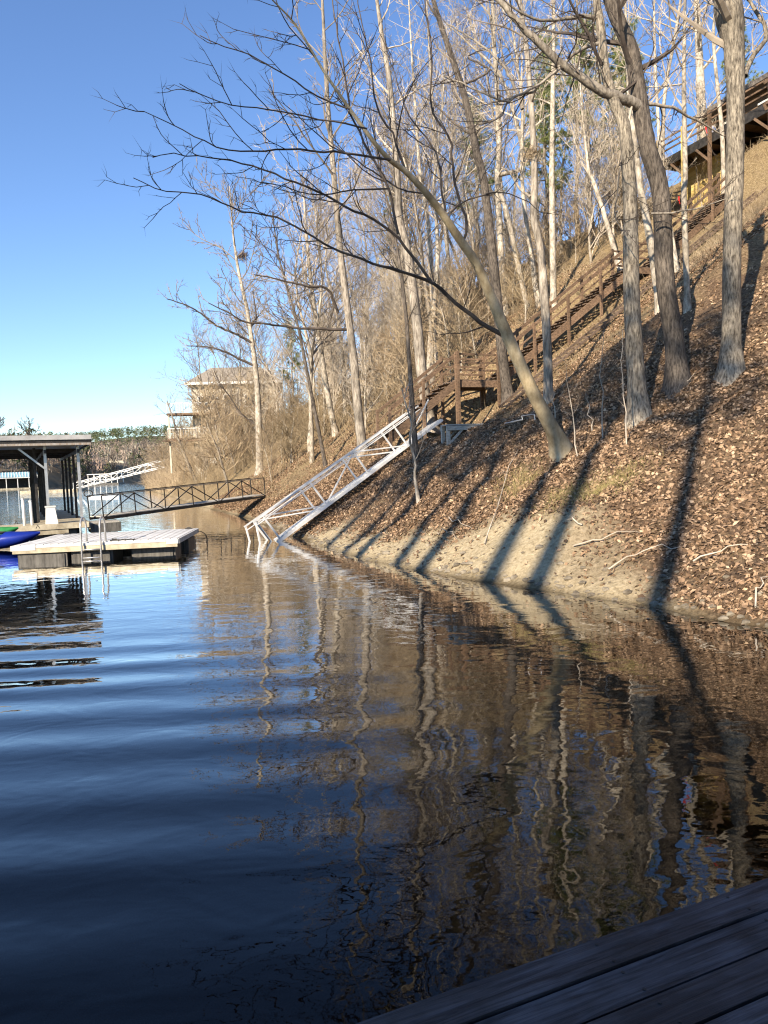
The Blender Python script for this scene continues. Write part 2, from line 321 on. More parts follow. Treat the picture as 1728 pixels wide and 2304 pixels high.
# ground sheet (bank and lake bed)
def build_ground():
    S = np.concatenate([np.arange(-60, 0, 4.), np.arange(0, 5, .5), np.arange(5, 24, .10), np.arange(24, 36, .2), np.arange(36, 62, .5), np.arange(62, 231, 2.)])
    Dd = np.concatenate([np.arange(-60, -4, 6.), np.arange(-4, -.4, .3), np.arange(-.4, 3.2, .08), np.arange(3.2, 14, .14), np.arange(14, 34, .4), np.arange(34, 121, 5.)])
    s, dd = np.meshgrid(S, Dd, indexing='ij'); d = dd + shore(s); z = hill(s, d)
    x = -math.sin(math.radians(22)) * s + math.cos(math.radians(22)) * d; y = math.cos(math.radians(22)) * s + math.sin(math.radians(22)) * d
    n, m = s.shape; idx = np.arange(n * m).reshape(n, m)
    q = np.stack([idx[:-1, :-1], idx[:-1, 1:], idx[1:, 1:], idx[1:, :-1]], -1).reshape(-1, 4)[:, ::-1]
    cl = clay(s, dd); far = np.clip((s - 18) / 14 + (dd - 7) / 8, 0, 1)
    wet = np.clip((.18 - dd) / .25, 0, 1)
    mb = MB(); mb.add(np.stack([x, y, z], -1).reshape(-1, 3), q, col=np.stack([cl, far, wet, cl * 0 + 1], -1).reshape(-1, 4))
    m_ = bpy.data.materials.new('bank_soil'); m_.use_nodes = True; nt = m_.node_tree; N = nt.nodes; Lk = nt.links
    b = N['Principled BSDF']; b.inputs['Roughness'].default_value = .95; b.inputs['Specular IOR Level'].default_value = .15
    at_ = N.new('ShaderNodeAttribute'); at_.attribute_name = 'tint'; sp = N.new('ShaderNodeSeparateColor'); Lk.new(at_.outputs['Color'], sp.inputs[0])
    tc = N.new('ShaderNodeTexCoord')
    def noise(sc, det=6):
        nz = N.new('ShaderNodeTexNoise'); nz.inputs['Scale'].default_value = sc; nz.inputs['Detail'].default_value = det; nz.inputs['Roughness'].default_value = .7; Lk.new(tc.outputs['Object'], nz.inputs['Vector']); return nz.outputs[0]
    def ramp(src, *st):
        r = N.new('ShaderNodeValToRGB'); els = r.color_ramp.elements
        els[0].position, els[0].color = st[0][0], (*st[0][1], 1); els[1].position, els[1].color = st[-1][0], (*st[-1][1], 1)
        for p, c in st[1:-1]: e = els.new(p); e.color = (*c, 1)
        Lk.new(src, r.inputs[0]); return r.outputs[0]
    def mix(f, a, b_):
        x_ = N.new('ShaderNodeMix'); x_.data_type = 'RGBA'; Lk.new(f, x_.inputs['Factor']); Lk.new(a, x_.inputs['A']); Lk.new(b_, x_.inputs['B']); return x_.outputs['Result']
    fine = noise(14, 8); mid = noise(1.3, 6)
    litter = ramp(fine, (.3, (.030, .019, .011)), (.5, (.12, .078, .047)), (.7, (.28, .195, .12)))
    straw = ramp(fine, (.3, (.10, .07, .035)), (.52, (.26, .19, .10)), (.72, (.44, .34, .20)))
    clayc = ramp(fine, (.28, (.19, .145, .08)), (.5, (.41, .33, .20)), (.75, (.57, .475, .315)))
    fsub = N.new('ShaderNodeMath'); fsub.operation = 'MULTIPLY_ADD'; fsub.inputs[1].default_value = 2.2; fsub.inputs[2].default_value = -1.1; Lk.new(mid, fsub.inputs[0])
    fa = N.new('ShaderNodeMath'); fa.use_clamp = True; Lk.new(sp.outputs[1], fa.inputs[0]); Lk.new(fsub.outputs[0], fa.inputs[1])
    c_ = mix(fa.outputs[0], litter, straw); c_ = mix(sp.outputs[0], c_, clayc)
    wetc = ramp(fine, (.3, (.05, .036, .018)), (.7, (.16, .12, .065))); c_ = mix(sp.outputs[2], c_, wetc)
    Lk.new(c_, b.inputs['Base Color'])
    bp = N.new('ShaderNodeBump'); bp.inputs['Strength'].default_value = .9; bp.inputs['Distance'].default_value = .05; Lk.new(fine, bp.inputs['Height']); Lk.new(bp.outputs[0], b.inputs['Normal'])
    o = obj('ground', mb, m_, smooth=True); tag(o, 'steep leaf-covered bank falling to the lake', None, kind='structure'); return o
build_ground()

# water: closed body with rippled, mirror-like top; it swallows light with depth
def build_water():
    mb = MB(); mb.box((-900, -120, -3.6), (700, 1500, 0.0))
    m_ = bpy.data.materials.new('lake_water'); m_.use_nodes = True; nt = m_.node_tree; N = nt.nodes; Lk = nt.links
    N.remove(N['Principled BSDF']); out = N['Material Output']
    tc = N.new('ShaderNodeTexCoord')
    def mapped(rot, sc):
        mp = N.new('ShaderNodeMapping'); mp.inputs['Rotation'].default_value = (0, 0, math.radians(rot)); mp.inputs['Scale'].default_value = sc; Lk.new(tc.outputs['Object'], mp.inputs[0]); return mp.outputs[0]
    def noise(vec, sc, det, dis=0):
        nz = N.new('ShaderNodeTexNoise'); nz.inputs['Scale'].default_value = sc; nz.inputs['Detail'].default_value = det; nz.inputs['Distortion'].default_value = dis; Lk.new(vec, nz.inputs['Vector']); return nz.outputs[0]
    def math_(op, a, b_):
        n = N.new('ShaderNodeMath'); n.operation = op
        for i, v in enumerate((a, b_)):
            if isinstance(v, (int, float)): n.inputs[i].default_value = v
            else: Lk.new(v, n.inputs[i])
        return n.outputs[0]
    wv = N.new('ShaderNodeTexWave'); wv.wave_type = 'BANDS'; wv.bands_direction = 'Y'; wv.wave_profile = 'SIN'
    wv.inputs['Scale'].default_value = .36; wv.inputs['Distortion'].default_value = 1.8; wv.inputs['Detail'].default_value = 2.0; wv.inputs['Detail Scale'].default_value = .55
    Lk.new(mapped(-9, (.35, 1, 1)), wv.inputs['Vector'])
    sw = noise(mapped(0, (.25, .32, 1)), 1.0, 2)                         # where the swell is strong
    swm = N.new('ShaderNodeMapRange'); swm.inputs[1].default_value = .35; swm.inputs[2].default_value = .65; swm.inputs[3].default_value = .25; swm.inputs[4].default_value = 1.0; Lk.new(sw, swm.inputs[0])
    dn = N.new('ShaderNodeVectorMath'); dn.operation = 'DISTANCE'; Lk.new(tc.outputs['Object'], dn.inputs[0]); dn.inputs[1].default_value = (-3.4, 5.6, 0)
    dm = N.new('ShaderNodeMapRange'); dm.interpolation_type = 'SMOOTHSTEP'; dm.inputs[1].default_value = 1.8; dm.inputs[2].default_value = 4.8; dm.inputs[3].default_value = 1.0; dm.inputs[4].default_value = .05; Lk.new(dn.outputs['Value'], dm.inputs[0])
    h1 = math_('MULTIPLY', math_('MULTIPLY', math_('MULTIPLY', wv.outputs['Fac'], swm.outputs[0]), dm.outputs[0]), .025)
    df_ = N.new('ShaderNodeMapRange'); df_.inputs[1].default_value = 24.0; df_.inputs[2].default_value = 70.0; df_.inputs[3].default_value = 0.0; df_.inputs[4].default_value = .05; Lk.new(dn.outputs['Value'], df_.inputs[0])
    h4 = math_('MULTIPLY', noise(mapped(5, (.6, 1.6, 1)), 1.1, 3), df_.outputs[0])
    h2 = math_('MULTIPLY', noise(mapped(12, (1, 1.6, 1)), 1.5, 2, .6), .0060)
    h3 = math_('MULTIPLY', noise(mapped(-20, (1, 1.7, 1)), 5.0, 2, .4), .0009)
    hh = math_('ADD', math_('ADD', math_('ADD', h1, h2), h3), h4)
    bp = N.new('ShaderNodeBump'); bp.inputs['Strength'].default_value = 1.0; bp.inputs['Distance'].default_value = 1.0; Lk.new(hh, bp.inputs['Height'])
    fr = N.new('ShaderNodeFresnel'); fr.inputs['IOR'].default_value = 1.34; Lk.new(bp.outputs[0], fr.inputs['Normal'])
    fx = N.new('ShaderNodeMath'); fx.operation = 'MULTIPLY_ADD'; fx.use_clamp = True; fx.inputs[1].default_value = 1.95; fx.inputs[2].default_value = -.042; Lk.new(fr.outputs[0], fx.inputs[0])
    gl = N.new('ShaderNodeBsdfGlossy'); gl.inputs['Roughness'].default_value = .006; gl.inputs['Color'].default_value = (1, 1, 1, 1); Lk.new(bp.outputs[0], gl.inputs['Normal'])
    tr = N.new('ShaderNodeBsdfTransparent'); tr.inputs[0].default_value = (.92, .90, .80, 1)
    df = N.new('ShaderNodeBsdfDiffuse'); df.inputs[0].default_value = (.010, .014, .016, 1)
    m1 = N.new('ShaderNodeMixShader'); m1.inputs[0].default_value = .08; Lk.new(tr.outputs[0], m1.inputs[1]); Lk.new(df.outputs[0], m1.inputs[2])
    m2 = N.new('ShaderNodeMixShader'); Lk.new(fx.outputs[0], m2.inputs[0]); Lk.new(m1.outputs[0], m2.inputs[1]); Lk.new(gl.outputs[0], m2.inputs[2])
    Lk.new(m2.outputs[0], out.inputs['Surface'])
    va = N.new('ShaderNodeVolumeAbsorption'); va.inputs['Color'].default_value = (.80, .66, .30, 1); va.inputs['Density'].default_value = 1.5
    Lk.new(va.outputs[0], out.inputs['Volume'])
    o = obj('water', mb, m_); tag(o, 'calm rippled blue lake water', None, kind='structure')
    bed = MB(); bed.box((-900, -120, -3.9), (700, 1500, -3.62))
    tag(obj('lake_bed', bed, pmat('lake_mud', (.03, .027, .02), (.07, .06, .04), .5, .95, .1)), 'dark mud bed under the lake', None, kind='structure')
build_water()

# the bank behind the dock (outside the picture) that carries the pines which shade the near limbs
PA = np.array([math.sin(SUN_AZ), math.cos(SUN_AZ), 0]); PP = np.array([math.cos(SUN_AZ), -math.sin(SUN_AZ), 0])
def cove_h(a, p): return np.clip((-10 - a) * .33, -1.2, 4.5) + .12 * fbm(a * .4, p * .4, 31, 3)
def build_cove():
    A, P = np.meshgrid(np.linspace(-60, -7, 50), np.linspace(-60, 25, 60), indexing='ij'); z = cove_h(A, P)
    v = A[..., None] * PA + P[..., None] * PP + z[..., None] * AZ; n, m = A.shape; idx = np.arange(n * m).reshape(n, m)
    q = np.stack([idx[:-1, :-1], idx[:-1, 1:], idx[1:, 1:], idx[1:, :-1]], -1).reshape(-1, 4)
    tag(obj('terrain', MB().add(v.reshape(-1, 3), q), pmat('cove_soil', (.06, .04, .02), (.25, .17, .10), 6, .95, .5), smooth=True), 'wooded bank behind the dock', None, kind='structure')
build_cove()

# ------------------------------------------------------------------ trees
def rot_about(d, ang, g):
    d = nrm(d); a = nrm(np.cross(d, g.normal(0, 1, 3))); return nrm(d * math.cos(ang) + a * math.sin(ang))
def wander(p, d, L, n, g, wig=.12, up=.06):
    pts = [np.array(p, float)]; d = nrm(d)
    for i in range(n):
        d = nrm(d + g.normal(0, wig, 3) + np.array([0, 0, up])); pts.append(pts[-1] + d * L / n)
    return np.array(pts)
def resample(pts, step):
    pts = np.asarray(pts, float); sl = np.r_[0, np.cumsum(np.linalg.norm(np.diff(pts, axis=0), axis=1))]
    n = max(3, int(sl[-1] / step) + 1); u = np.linspace(0, sl[-1], n)
    # Catmull-Rom through the points
    res = []
    for x in u:
        i = min(max(np.searchsorted(sl, x) - 1, 0), len(pts) - 2); t = (x - sl[i]) / max(sl[i + 1] - sl[i], 1e-6)
        p0 = pts[max(i - 1, 0)]; p1 = pts[i]; p2 = pts[i + 1]; p3 = pts[min(i + 2, len(pts) - 1)]
        res.append(.5 * ((2 * p1) + (-p0 + p2) * t + (2 * p0 - 5 * p1 + 4 * p2 - p3) * t * t + (-p0 + 3 * p1 - 3 * p2 + p3) * t ** 3))
    return np.array(res), u / max(sl[-1], 1e-6)
def dress(mb, pts, rad, g, every=.35, L2=(.7, 2.0), n3=7, L3=(.18, .6), r3=.004, start=.15, up=.1, ang=(.5, 1.0), wig=.14, fork=2, keep=None, side2=4):
    """grow side branches and twigs along a limb"""
    pts = np.asarray(pts); sl = np.r_[0, np.cumsum(np.linalg.norm(np.diff(pts, axis=0), axis=1))]; LT = sl[-1]
    P3, D3, l3, r3s = [], [], [], []
    n2 = max(1, int(LT * (1 - start) / every))
    for k in range(n2):
        x = LT * (start + (1 - start) * (k + g.random()) / n2)
        i = min(max(np.searchsorted(sl, x) - 1, 0), len(pts) - 2); t = (x - sl[i]) / max(sl[i + 1] - sl[i], 1e-6)
        p = pts[i] * (1 - t) + pts[i + 1] * t; d = nrm(pts[i + 1] - pts[i]); rr = rad[i] * (1 - t) + rad[i + 1] * t
        L = g.uniform(*L2) * (1 - .55 * x / LT); dd_ = rot_about(d, g.uniform(*ang), g)
        if keep is not None and not keep(p, dd_): continue
        n = 5; bp = wander(p, dd_, L, n, g, wig, up); r0 = max(min(rr * .6, .006 + L * .009), r3 * 1.3)
        br = np.linspace(r0, r3, n + 1); mb.tube(bp, br, side2)
        m = max(2, int(n3 * L / max(L2[1], .1) + g.random()))
        for j in range(m):
            f = (.15 + .85 * (j + g.random()) / m) * n; jj = min(int(f), n - 1); tt = f - jj
            P3.append(bp[jj] * (1 - tt) + bp[jj + 1] * tt); dj = nrm(bp[jj + 1] - bp[jj])
            D3.append(rot_about(dj, g.uniform(.35, .9), g)); l3.append(g.uniform(*L3)); r3s.append(r3)
        P3.append(bp[-1]); D3.append(nrm(bp[-1] - bp[-2])); l3.append(L3[1] * .8); r3s.append(r3)
    if not P3: return
    P3 = np.array(P3); D3 = np.array(D3); D3[:, 2] += up; D3 /= np.linalg.norm(D3, axis=1, keepdims=True); l3 = np.array(l3)
    Mm, Dm, Em = mb.twigs(P3, D3, l3, np.array(r3s), .16, up, g)
    for _ in range(fork):
        D4 = D3 + g.normal(0, .55, D3.shape); D4 /= np.linalg.norm(D4, axis=1, keepdims=True)
        mb.twigs(Mm, D4, l3 * g.uniform(.4, .8, len(l3)), np.full(len(l3), r3 * .75), .16, up, g)

def make_tree(name, label, cat, base, H, r0, seed, bark, twig, lean=(0, 0), clear=.35, nl=16, limb=(.16, .30), asc=(.5, .95), group=None, dens=1.0, r3=.006, fork=2, wig=.05, sides=9):
    """a whole bare tree grown by rule"""
    g = np.random.default_rng(seed); base = np.asarray(base, float)
    t = thing(name, label, cat, base, group)
    n = 14; pts = [base - np.array([0, 0, .3])]; d = nrm([lean[0], lean[1], 1])
    for i in range(n):
        d = nrm(d + np.r_[g.normal(0, wig, 2), .03]); pts.append(pts[-1] + d * (H + .3) / n)
    pts = np.array(pts); u = np.linspace(0, 1, n + 1); rad = r0 * (1 - u) ** .8 + .012; rad[0] *= 1.35; rad[1] *= 1.06
    tm = MB(); tm.tube(pts, rad, sides, ridge=.03, rg=g); obj('trunk', tm, bark, t, True)
    cm = MB()
    for k in range(nl):
        f = clear + (1 - clear) * (k + g.random()) / nl; i = min(int(f * n), n - 1); tt = f * n - i
        p = pts[i] * (1 - tt) + pts[i + 1] * tt; rr = rad[i] * (1 - tt) + rad[i + 1] * tt
        az = g.uniform(0, 6.283); el = g.uniform(*asc); dl = np.array([math.cos(az) * math.cos(el), math.sin(az) * math.cos(el), math.sin(el)])
        L = H * g.uniform(*limb) * (1.25 - .8 * (f - clear) / (1 - clear)); m = 7
        lp = wander(p, dl, L, m, g, .11, .05); lr = np.linspace(max(rr * .5, r3 * 1.6), r3 * 1.1, m + 1); cm.tube(lp, lr, 5)
        dress(cm, lp, lr, g, .42 / dens, (L * .22, L * .5), 6, (.2, .65), r3, .15, .08, fork=fork)
    dress(cm, pts[int(n * .8):], rad[int(n * .8):], g, .3 / dens, (.5, 1.4), 6, (.2, .6), r3, 0, .1, fork=fork)
    obj('crown', cm, twig, t)
    return t

def traced_tree(name, label, trunk, widths, limbs, bark, twig, limb_mat=None, seed=1, every=.33, L2=(.6, 1.9), n3=7, dens_top=True, r3=.007, lower=.55, base_t=None, depth_end=None, sides=16, group=None, ridge=.035, flare=1.3, auto=10, autoL=(1.5, 3.2), fork=2, keep=None):
    """a tree whose trunk and main limbs follow measured lines; trunk = photo points from base up"""
    g = np.random.default_rng(seed)
    t0 = base_t if base_t else hit(*trunk[0]); t1 = depth_end if depth_end else t0
    n = len(trunk); ts = np.linspace(t0, t1, n)
    P = np.array([at(px, py, ts[i]) for i, (px, py) in enumerate(trunk)])
    base = P[0].copy(); base[2] = float(ground(base[0], base[1]))
    root = thing(name, label, 'tree', base, group)
    down = base - np.array([0, 0, .35]) - nrm(P[1] - P[0]) * np.array([.1, .1, 0]); P = np.vstack([down, P])
    w = np.r_[widths[0] * flare, widths]; ts2 = np.r_[ts[0], ts]
    R = np.array([wi / 2 / F * ti for wi, ti in zip(w, ts2)])
    pts, u = resample(P, .16); sl = np.r_[0, np.cumsum(np.linalg.norm(np.diff(P, axis=0), axis=1))]
    rad = np.interp(u * sl[-1], sl, R)
    rad[:7] *= np.linspace(1.55, 1.0, 7)
    tm = MB(); tm.tube(pts, rad, sides, ridge=ridge, rg=g); obj('trunk', tm, bark, root, True)
    cm = MB()
    for li in limbs:
        pp, w0, w1 = li[0], li[1], li[2]; d0 = li[3] if len(li) > 3 else 0.0; d1 = li[4] if len(li) > 4 else d0
        # depth of the limb: starts at the trunk's depth at that height, then drifts
        k = int(np.argmin([abs(pp[0][1] - q[1]) + abs(pp[0][0] - q[0]) for q in trunk])); tb = ts[k]
        tl = np.linspace(tb + d0, tb + d1, len(pp))
        LP = np.array([at(px, py, tl[i]) for i, (px, py) in enumerate(pp)])
        lp, lu = resample(LP, .2); lr = np.interp(lu, [0, 1], [w0 / 2 / F * tb, max(w1 / 2 / F * tb, r3)])
        lp[2:-1] += g.normal(0, .012, (len(lp) - 3, 3)) if len(lp) > 3 else 0
        lm = MB(); lm.tube(lp, lr, 7); obj('limb', lm, limb_mat or twig, root, True)
        dress(cm, lp, lr, g, every, L2, n3, (.15, .5), r3, .12, .06, fork=fork, keep=keep)
    i0 = int(len(pts) * lower)
    for k in range(auto):
        i = int(i0 + (len(pts) - 2 - i0) * (k + g.random()) / auto); az = g.uniform(0, 6.283); el = g.uniform(.4, .95)
        dl = np.array([math.cos(az) * math.cos(el), math.sin(az) * math.cos(el), math.sin(el)])
        L = g.uniform(*autoL); lp = wander(pts[i], dl, L, 8, g, .1, .05); lr = np.linspace(max(rad[i] * .4, .012), r3 * 1.2, 9); cm.tube(lp, lr, 5)
        dress(cm, lp, lr, g, every * 1.1, (L * .2, L * .5), 6, (.15, .5), r3, .12, .06, fork=fork, keep=keep)
    if dens_top: dress(cm, pts[int(len(pts) * .85):], rad[int(len(pts) * .85):], g, every, L2, n3, (.15, .5), r3, 0, .1, fork=fork)
    obj('crown', cm, twig, root)
    return root

# photo crops the outlines were measured in
def c2(*p): return [(440 + x * .446, 820 + y * .446) for x, y in p]
def c3(*p): return [(900 + x * .499, 400 + y * .499) for x, y in p]
def c4(*p): return [(300 + x * .4822, y * .4822) for x, y in p]
def c5(*p): return [(1000 + x * .4388, y * .4388) for x, y in p]
def c8(*p): return [(300 + x * .3014, 600 + y * .3014) for x, y in p]

def build_near_trees():
    T = traced_tree
    # thick grey tree at the right edge
    T('hardwood_tree', 'thick straight grey-barked tree rising near the edge beyond the dark tree', c3((1492, 870), (1495, 640), (1497, 350)) + c5((1490, 800), (1493, 500), (1490, 380), (1480, 180), (1455, 40), (1440, -150), (1460, -500), (1440, -800)),
      [46, 40, 38, 38, 37, 40, 46, 62, 40, 26, 12], [(c5((1540, 390), (1570, 300), (1650, 190), (1610, 80), (1560, 0), (1480, -100)), 13, 5, 0, .6), (c5((1470, 230), (1425, 90), (1385, -60), (1330, -300), (1300, -500)), 34, 8, 0, .8)],
      M['bark_grey'], M['twig_mid'], M['bark_grey'], 11, lower=.62, sides=22, auto=9, autoL=(2, 3.6))
    # dark furrowed tree with the big limb leaning to the water
    T('hardwood_tree', 'dark furrowed tree leaning towards the water with one heavy limb reaching over it', c3((1252, 930), (1235, 720), (1195, 450)) + c5((1110, 1000), (1040, 740), (995, 480), (960, 270), (880, 80), (850, 0), (800, -200), (760, -500), (740, -800)),
      [46, 42, 40, 38, 36, 34, 32, 30, 28, 22, 14, 8], [(c5((1010, 560), (950, 515), (820, 470), (600, 330), (430, 170), (280, 0), (180, -150)), 25, 9, 0, -1.2), (c5((1010, 530), (1180, 560), (1320, 630), (1420, 690)), 9, 3, 0, .8), (c5((1060, 1095), (1200, 1090), (1330, 1060), (1440, 1020)), 5, 2, -.5, -.8)],
      M['bark_dark'], M['twig_dark'], M['bark_mid'], 12, lower=.55, sides=20)
    # grey forked tree
    T('hardwood_tree', 'grey forked tree in front of the dark leaning one, with drooping side limbs', c3((1078, 1080), (1062, 850), (1045, 550), (1040, 200)) + c5((945, 900), (922, 650), (868, 520), (822, 350), (800, 130), (780, 0), (770, -300), (790, -600)),
      [44, 38, 35, 31, 29, 26, 24, 21, 19, 16, 10, 5], [(c5((795, 95), (700, 82), (560, 100), (430, 90), (300, 0), (230, -40)), 10, 3, 0, -.6), (c5((800, 220), (690, 260), (590, 340), (450, 470), (340, 500), (290, 600), (180, 640)), 9, 3, 0, -.9), (c5((590, 350), (500, 420), (360, 500), (300, 520), (120, 440), (0, 390)), 6, 3, -.4, -1),
       (c5((912, 740), (900, 900), (875, 1040), (880, 1130), (930, 1210)), 4, 2, 0, -.2), (c5((940, 640), (980, 500), (1040, 520), (1130, 420), (1160, 300)), 6, 2, .1, .6)],
      M['bark_grey'], M['twig_dark'], M['bark_mid'], 13, lower=.6, sides=20, auto=7)
    # the smooth tan tree over the lake; dark limb colour stands in for shade
    lim = [
        (c3((470, 712), (370, 655), (250, 562), (150, 475), (60, 440), (0, 422)) + c4((1150, 800 + 210 + 230)), 14, 6, 0, -.6),
        (c3((140, 468), (75, 380), (0, 285)) + c4((1150, 1040), (1000, 970), (900, 910), (700, 830), (500, 760), (380, 740), (180, 720), (90, 735)), 9, 2, -.3, -1.6),
        (c4((1380, 1310), (1250, 1265), (1060, 1210), (860, 1120), (700, 1030), (500, 980), (320, 910), (150, 890), (0, 830)), 8, 2, -.4, -1.8),
        (c4((1235, 1090), (1215, 1000), (1190, 880), (1110, 730), (1060, 620), (1010, 510), (990, 350), (950, 150), (930, 0), (900, -180)), 8, 2.5, -.4, -.6),
        (c4((1010, 510), (860, 450), (720, 360), (560, 260), (450, 220), (310, 165)), 5, 1.5, -.4, -1.3),
        (c4((1200, 745), (1000, 720), (820, 700), (600, 705), (450, 700), (340, 660), (200, 590), (50, 520)), 7, 1.8, -.2, -1.4),
        (c4((1540, 1125), (1555, 1040), (1500, 850), (1482, 680), (1420, 560), (1390, 480), (1388, 200), (1360, 0), (1350, -200)), 8, 3, 0, .4),
        (c4((1455, 985), (1425, 760), (1375, 650), (1300, 560), (1240, 420), (1200, 250)), 6, 2, 0, .5),
        (c4((1480, 995), (1540, 940), (1659, 905)) + c5((200, 990), (300, 985), (430, 1030), (470, 1070)), 5, 2, 0, -.4),
        (c4((1190, 880), (1000, 890), (860, 910), (740, 880), (600, 850)), 5, 1.5, -.5, -1.2),
        (c4((1090, 600), (900, 560), (700, 520), (520, 500), (330, 455), (215, 390)), 5, 1.5, -.5, -1.5),
        (c4((1370, 905), (1250, 880), (1120, 800), (1000, 720), (860, 600), (800, 450)), 5, 1.5, .2, .8),
        (c4((1270, 800), (1220, 650), (1130, 480), (1110, 300), (1060, 100), (1040, -60)), 7, 2.5, .1, .3)]
    lim = [(l[0], l[1] * .8, l[2] * .8) + tuple(l[3:]) for l in lim]
    T('hardwood_tree', 'smooth tan tree leaning far out over the lake with spreading limbs coloured dark as if shaded', c3((728, 1235), (690, 1140), (600, 970), (485, 715), (412, 540), (345, 390), (272, 282)) + c4((1450, 1010), (1370, 905), (1270, 800), (1190, 740), (1090, 620), (900, 350), (760, 120), (650, 0), (560, -120)),
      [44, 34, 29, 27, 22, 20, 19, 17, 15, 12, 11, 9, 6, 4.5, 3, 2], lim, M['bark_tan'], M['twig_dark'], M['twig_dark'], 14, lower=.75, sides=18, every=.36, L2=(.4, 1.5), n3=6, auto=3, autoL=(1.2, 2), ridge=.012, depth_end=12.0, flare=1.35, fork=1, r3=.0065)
    # trunks in the middle of the picture
    T('hardwood_tree', 'slim grey tree standing between the tan leaning tree and the stairs', c3((670, 1020), (665, 780), (650, 520), (630, 300), (604, 180)) + c5((462, 900), (450, 620), (425, 300), (395, 60), (380, -100), (370, -500), (360, -900)),
      [22, 20, 19, 17, 16, 15, 14, 12, 10, 9, 6, 3], [(c5((440, 1010), (380, 960), (340, 890), (290, 860)), 7, 3, 0, .5), (c5((400, 560), (330, 380), (250, 280), (100, 170), (0, 110)), 8, 3, 0, .8)],
      M['bark_mid'], M['twig_mid'], M['bark_mid'], 15, lower=.5, r3=.006, auto=10)
    T('hardwood_tree', 'tall dark slightly leaning tree right behind the tan leaning trunk', c3((490, 1000), (462, 800), (440, 560), (405, 240), (375, 0)) + c5((165, 780), (110, 520), (40, 300), (-20, 120), (-70, -60), (-120, -400), (-150, -800)),
      [25, 23, 22, 20, 18, 17, 15, 13, 11, 9, 6, 3], [(c4((1600, 640), (1480, 560), (1400, 480), (1300, 420)), 6, 2, 0, 1), (c4((1530, 400), (1659, 330)) + c5((120, 290), (260, 240)), 6, 2, 0, 1)],
      M['bark_dark'], M['twig_mid'], M['bark_dark'], 16, lower=.5, r3=.006, auto=10)
    T('hardwood_tree', 'tall two-toned trunk at the head of the white ramp', c3((135, 1110), (100, 900), (75, 650), (35, 350), (-5, 180)) + c4((1235, 900), (1215, 600), (1190, 350), (1150, 100), (1120, -150), (1100, -500)),
      [27, 25, 23, 20, 18, 16, 14, 12, 9, 6, 3], [], M['bark_mid'], M['twig_pale'], M['bark_mid'], 17, lower=.5, r3=.007, auto=14, autoL=(2, 4))
    T('young_tree', 'thin dark tree rising in front of the white ramp', c2((1115, 490), (1100, 300), (1088, 120), (1080, 0)) + c4((1270, 1450), (1245, 1250), (1200, 1000), (1150, 800), (1120, 560)),
      [14, 12, 10, 9, 8, 7, 5, 4, 2], [], M['bark_dark'], M['twig_dark'], None, 18, lower=.4, r3=.004, auto=8, autoL=(.8, 1.8), L2=(.4, 1.0))
    T('young_tree', 'crooked pale sapling with bare roots under the white ramp', c2((1125, 690), (1105, 560), (1110, 500), (1080, 380), (1090, 300), (1060, 200), (1040, 120)),
      [8, 6, 5, 5, 4, 3, 2], [], M['bark_pale'], M['twig_pale'], None, 19, lower=.4, auto=4, autoL=(.4, .8), L2=(.2, .5), sides=8)
    # pale bare trees of the left group
    T('hardwood_tree', 'white-trunked tree beside the landing of the dark ramp with a nest in its crown', c8((945, 1535), (938, 1250), (928, 950), (905, 700), (870, 450), (845, 300), (800, 100), (770, -60), (740, -300), (720, -600)),
      [17, 15, 13, 11, 9, 8, 7, 6, 4, 2], [(c8((905, 740), (790, 690), (700, 640), (560, 600), (400, 590)), 6, 2, 0, -1), (c8((905, 580), (760, 500), (620, 440), (520, 360), (400, 290), (250, 240)), 6, 2, 0, -2), (c8((870, 430), (915, 380), (905, 280), (890, 180)), 5, 2, 0, 0), (c8((900, 1170), (800, 1090), (720, 970), (640, 860), (600, 760)), 4, 1.5, 0, -1)],
      M['bark_pale'], M['twig_mid'], M['twig_dark'], 20, lower=.45, r3=.015, auto=14, autoL=(2.5, 4.5), every=.3, L2=(.8, 2.6), n3=9)
    T('hardwood_tree', 'thin dark curving tree above the foot of the white ramp', c8((1435, 1490), (1370, 1150), (1290, 750), (1225, 430), (1145, 150), (1080, -100), (1040, -400)),
      [9, 8, 7, 6, 5, 4, 2], [], M['bark_dark'], M['twig_dark'], None, 21, lower=.45, r3=.011, auto=12, autoL=(1.5, 3))
    T('hardwood_tree', 'stout grey tree behind the middle of the white ramp', c2((845, 445), (825, 280), (808, 100), (800, 0)) + [(785, 720), (765, 560), (750, 380), (735, 200), (725, 0), (710, -250)],
      [22, 20, 19, 18, 16, 14, 12, 9, 6, 3], [(c8((1600, 470), (1400, 465), (1200, 455), (1000, 430), (850, 415), (700, 340), (560, 270)), 7, 2, 0, -2), (c8((1530, 350), (1450, 170), (1300, 150), (1100, 100), (900, 60)), 7, 2, 0, -2)],
      M['bark_mid'], M['twig_mid'], M['twig_dark'], 22, lower=.4, r3=.012, auto=18, autoL=(2.5, 4.8), every=.32, L2=(.7, 2.4), n3=9)
    T('hardwood_tree', 'pale leaning trunk between the thin dark tree and the stout grey one', c8((1510, 1250), (1450, 950), (1395, 600), (1350, 300), (1320, 50), (1290, -250), (1270, -600)),
      [14, 13, 12, 10, 8, 6, 3], [], M['bark_pale'], M['twig_pale'], None, 23, lower=.4, r3=.013, auto=16, autoL=(2.5, 4.5), every=.4)
    T('young_tree', 'leaning bare tree on the brushy point beside the dark ramp', c8((470, 1610), (400, 1450), (340, 1300), (300, 1150), (250, 1000)),
      [8, 7, 5, 4, 2], [], M['bark_mid'], M['twig_mid'], None, 24, lower=.3, r3=.010, auto=14, autoL=(1.5, 3.0), every=.4)
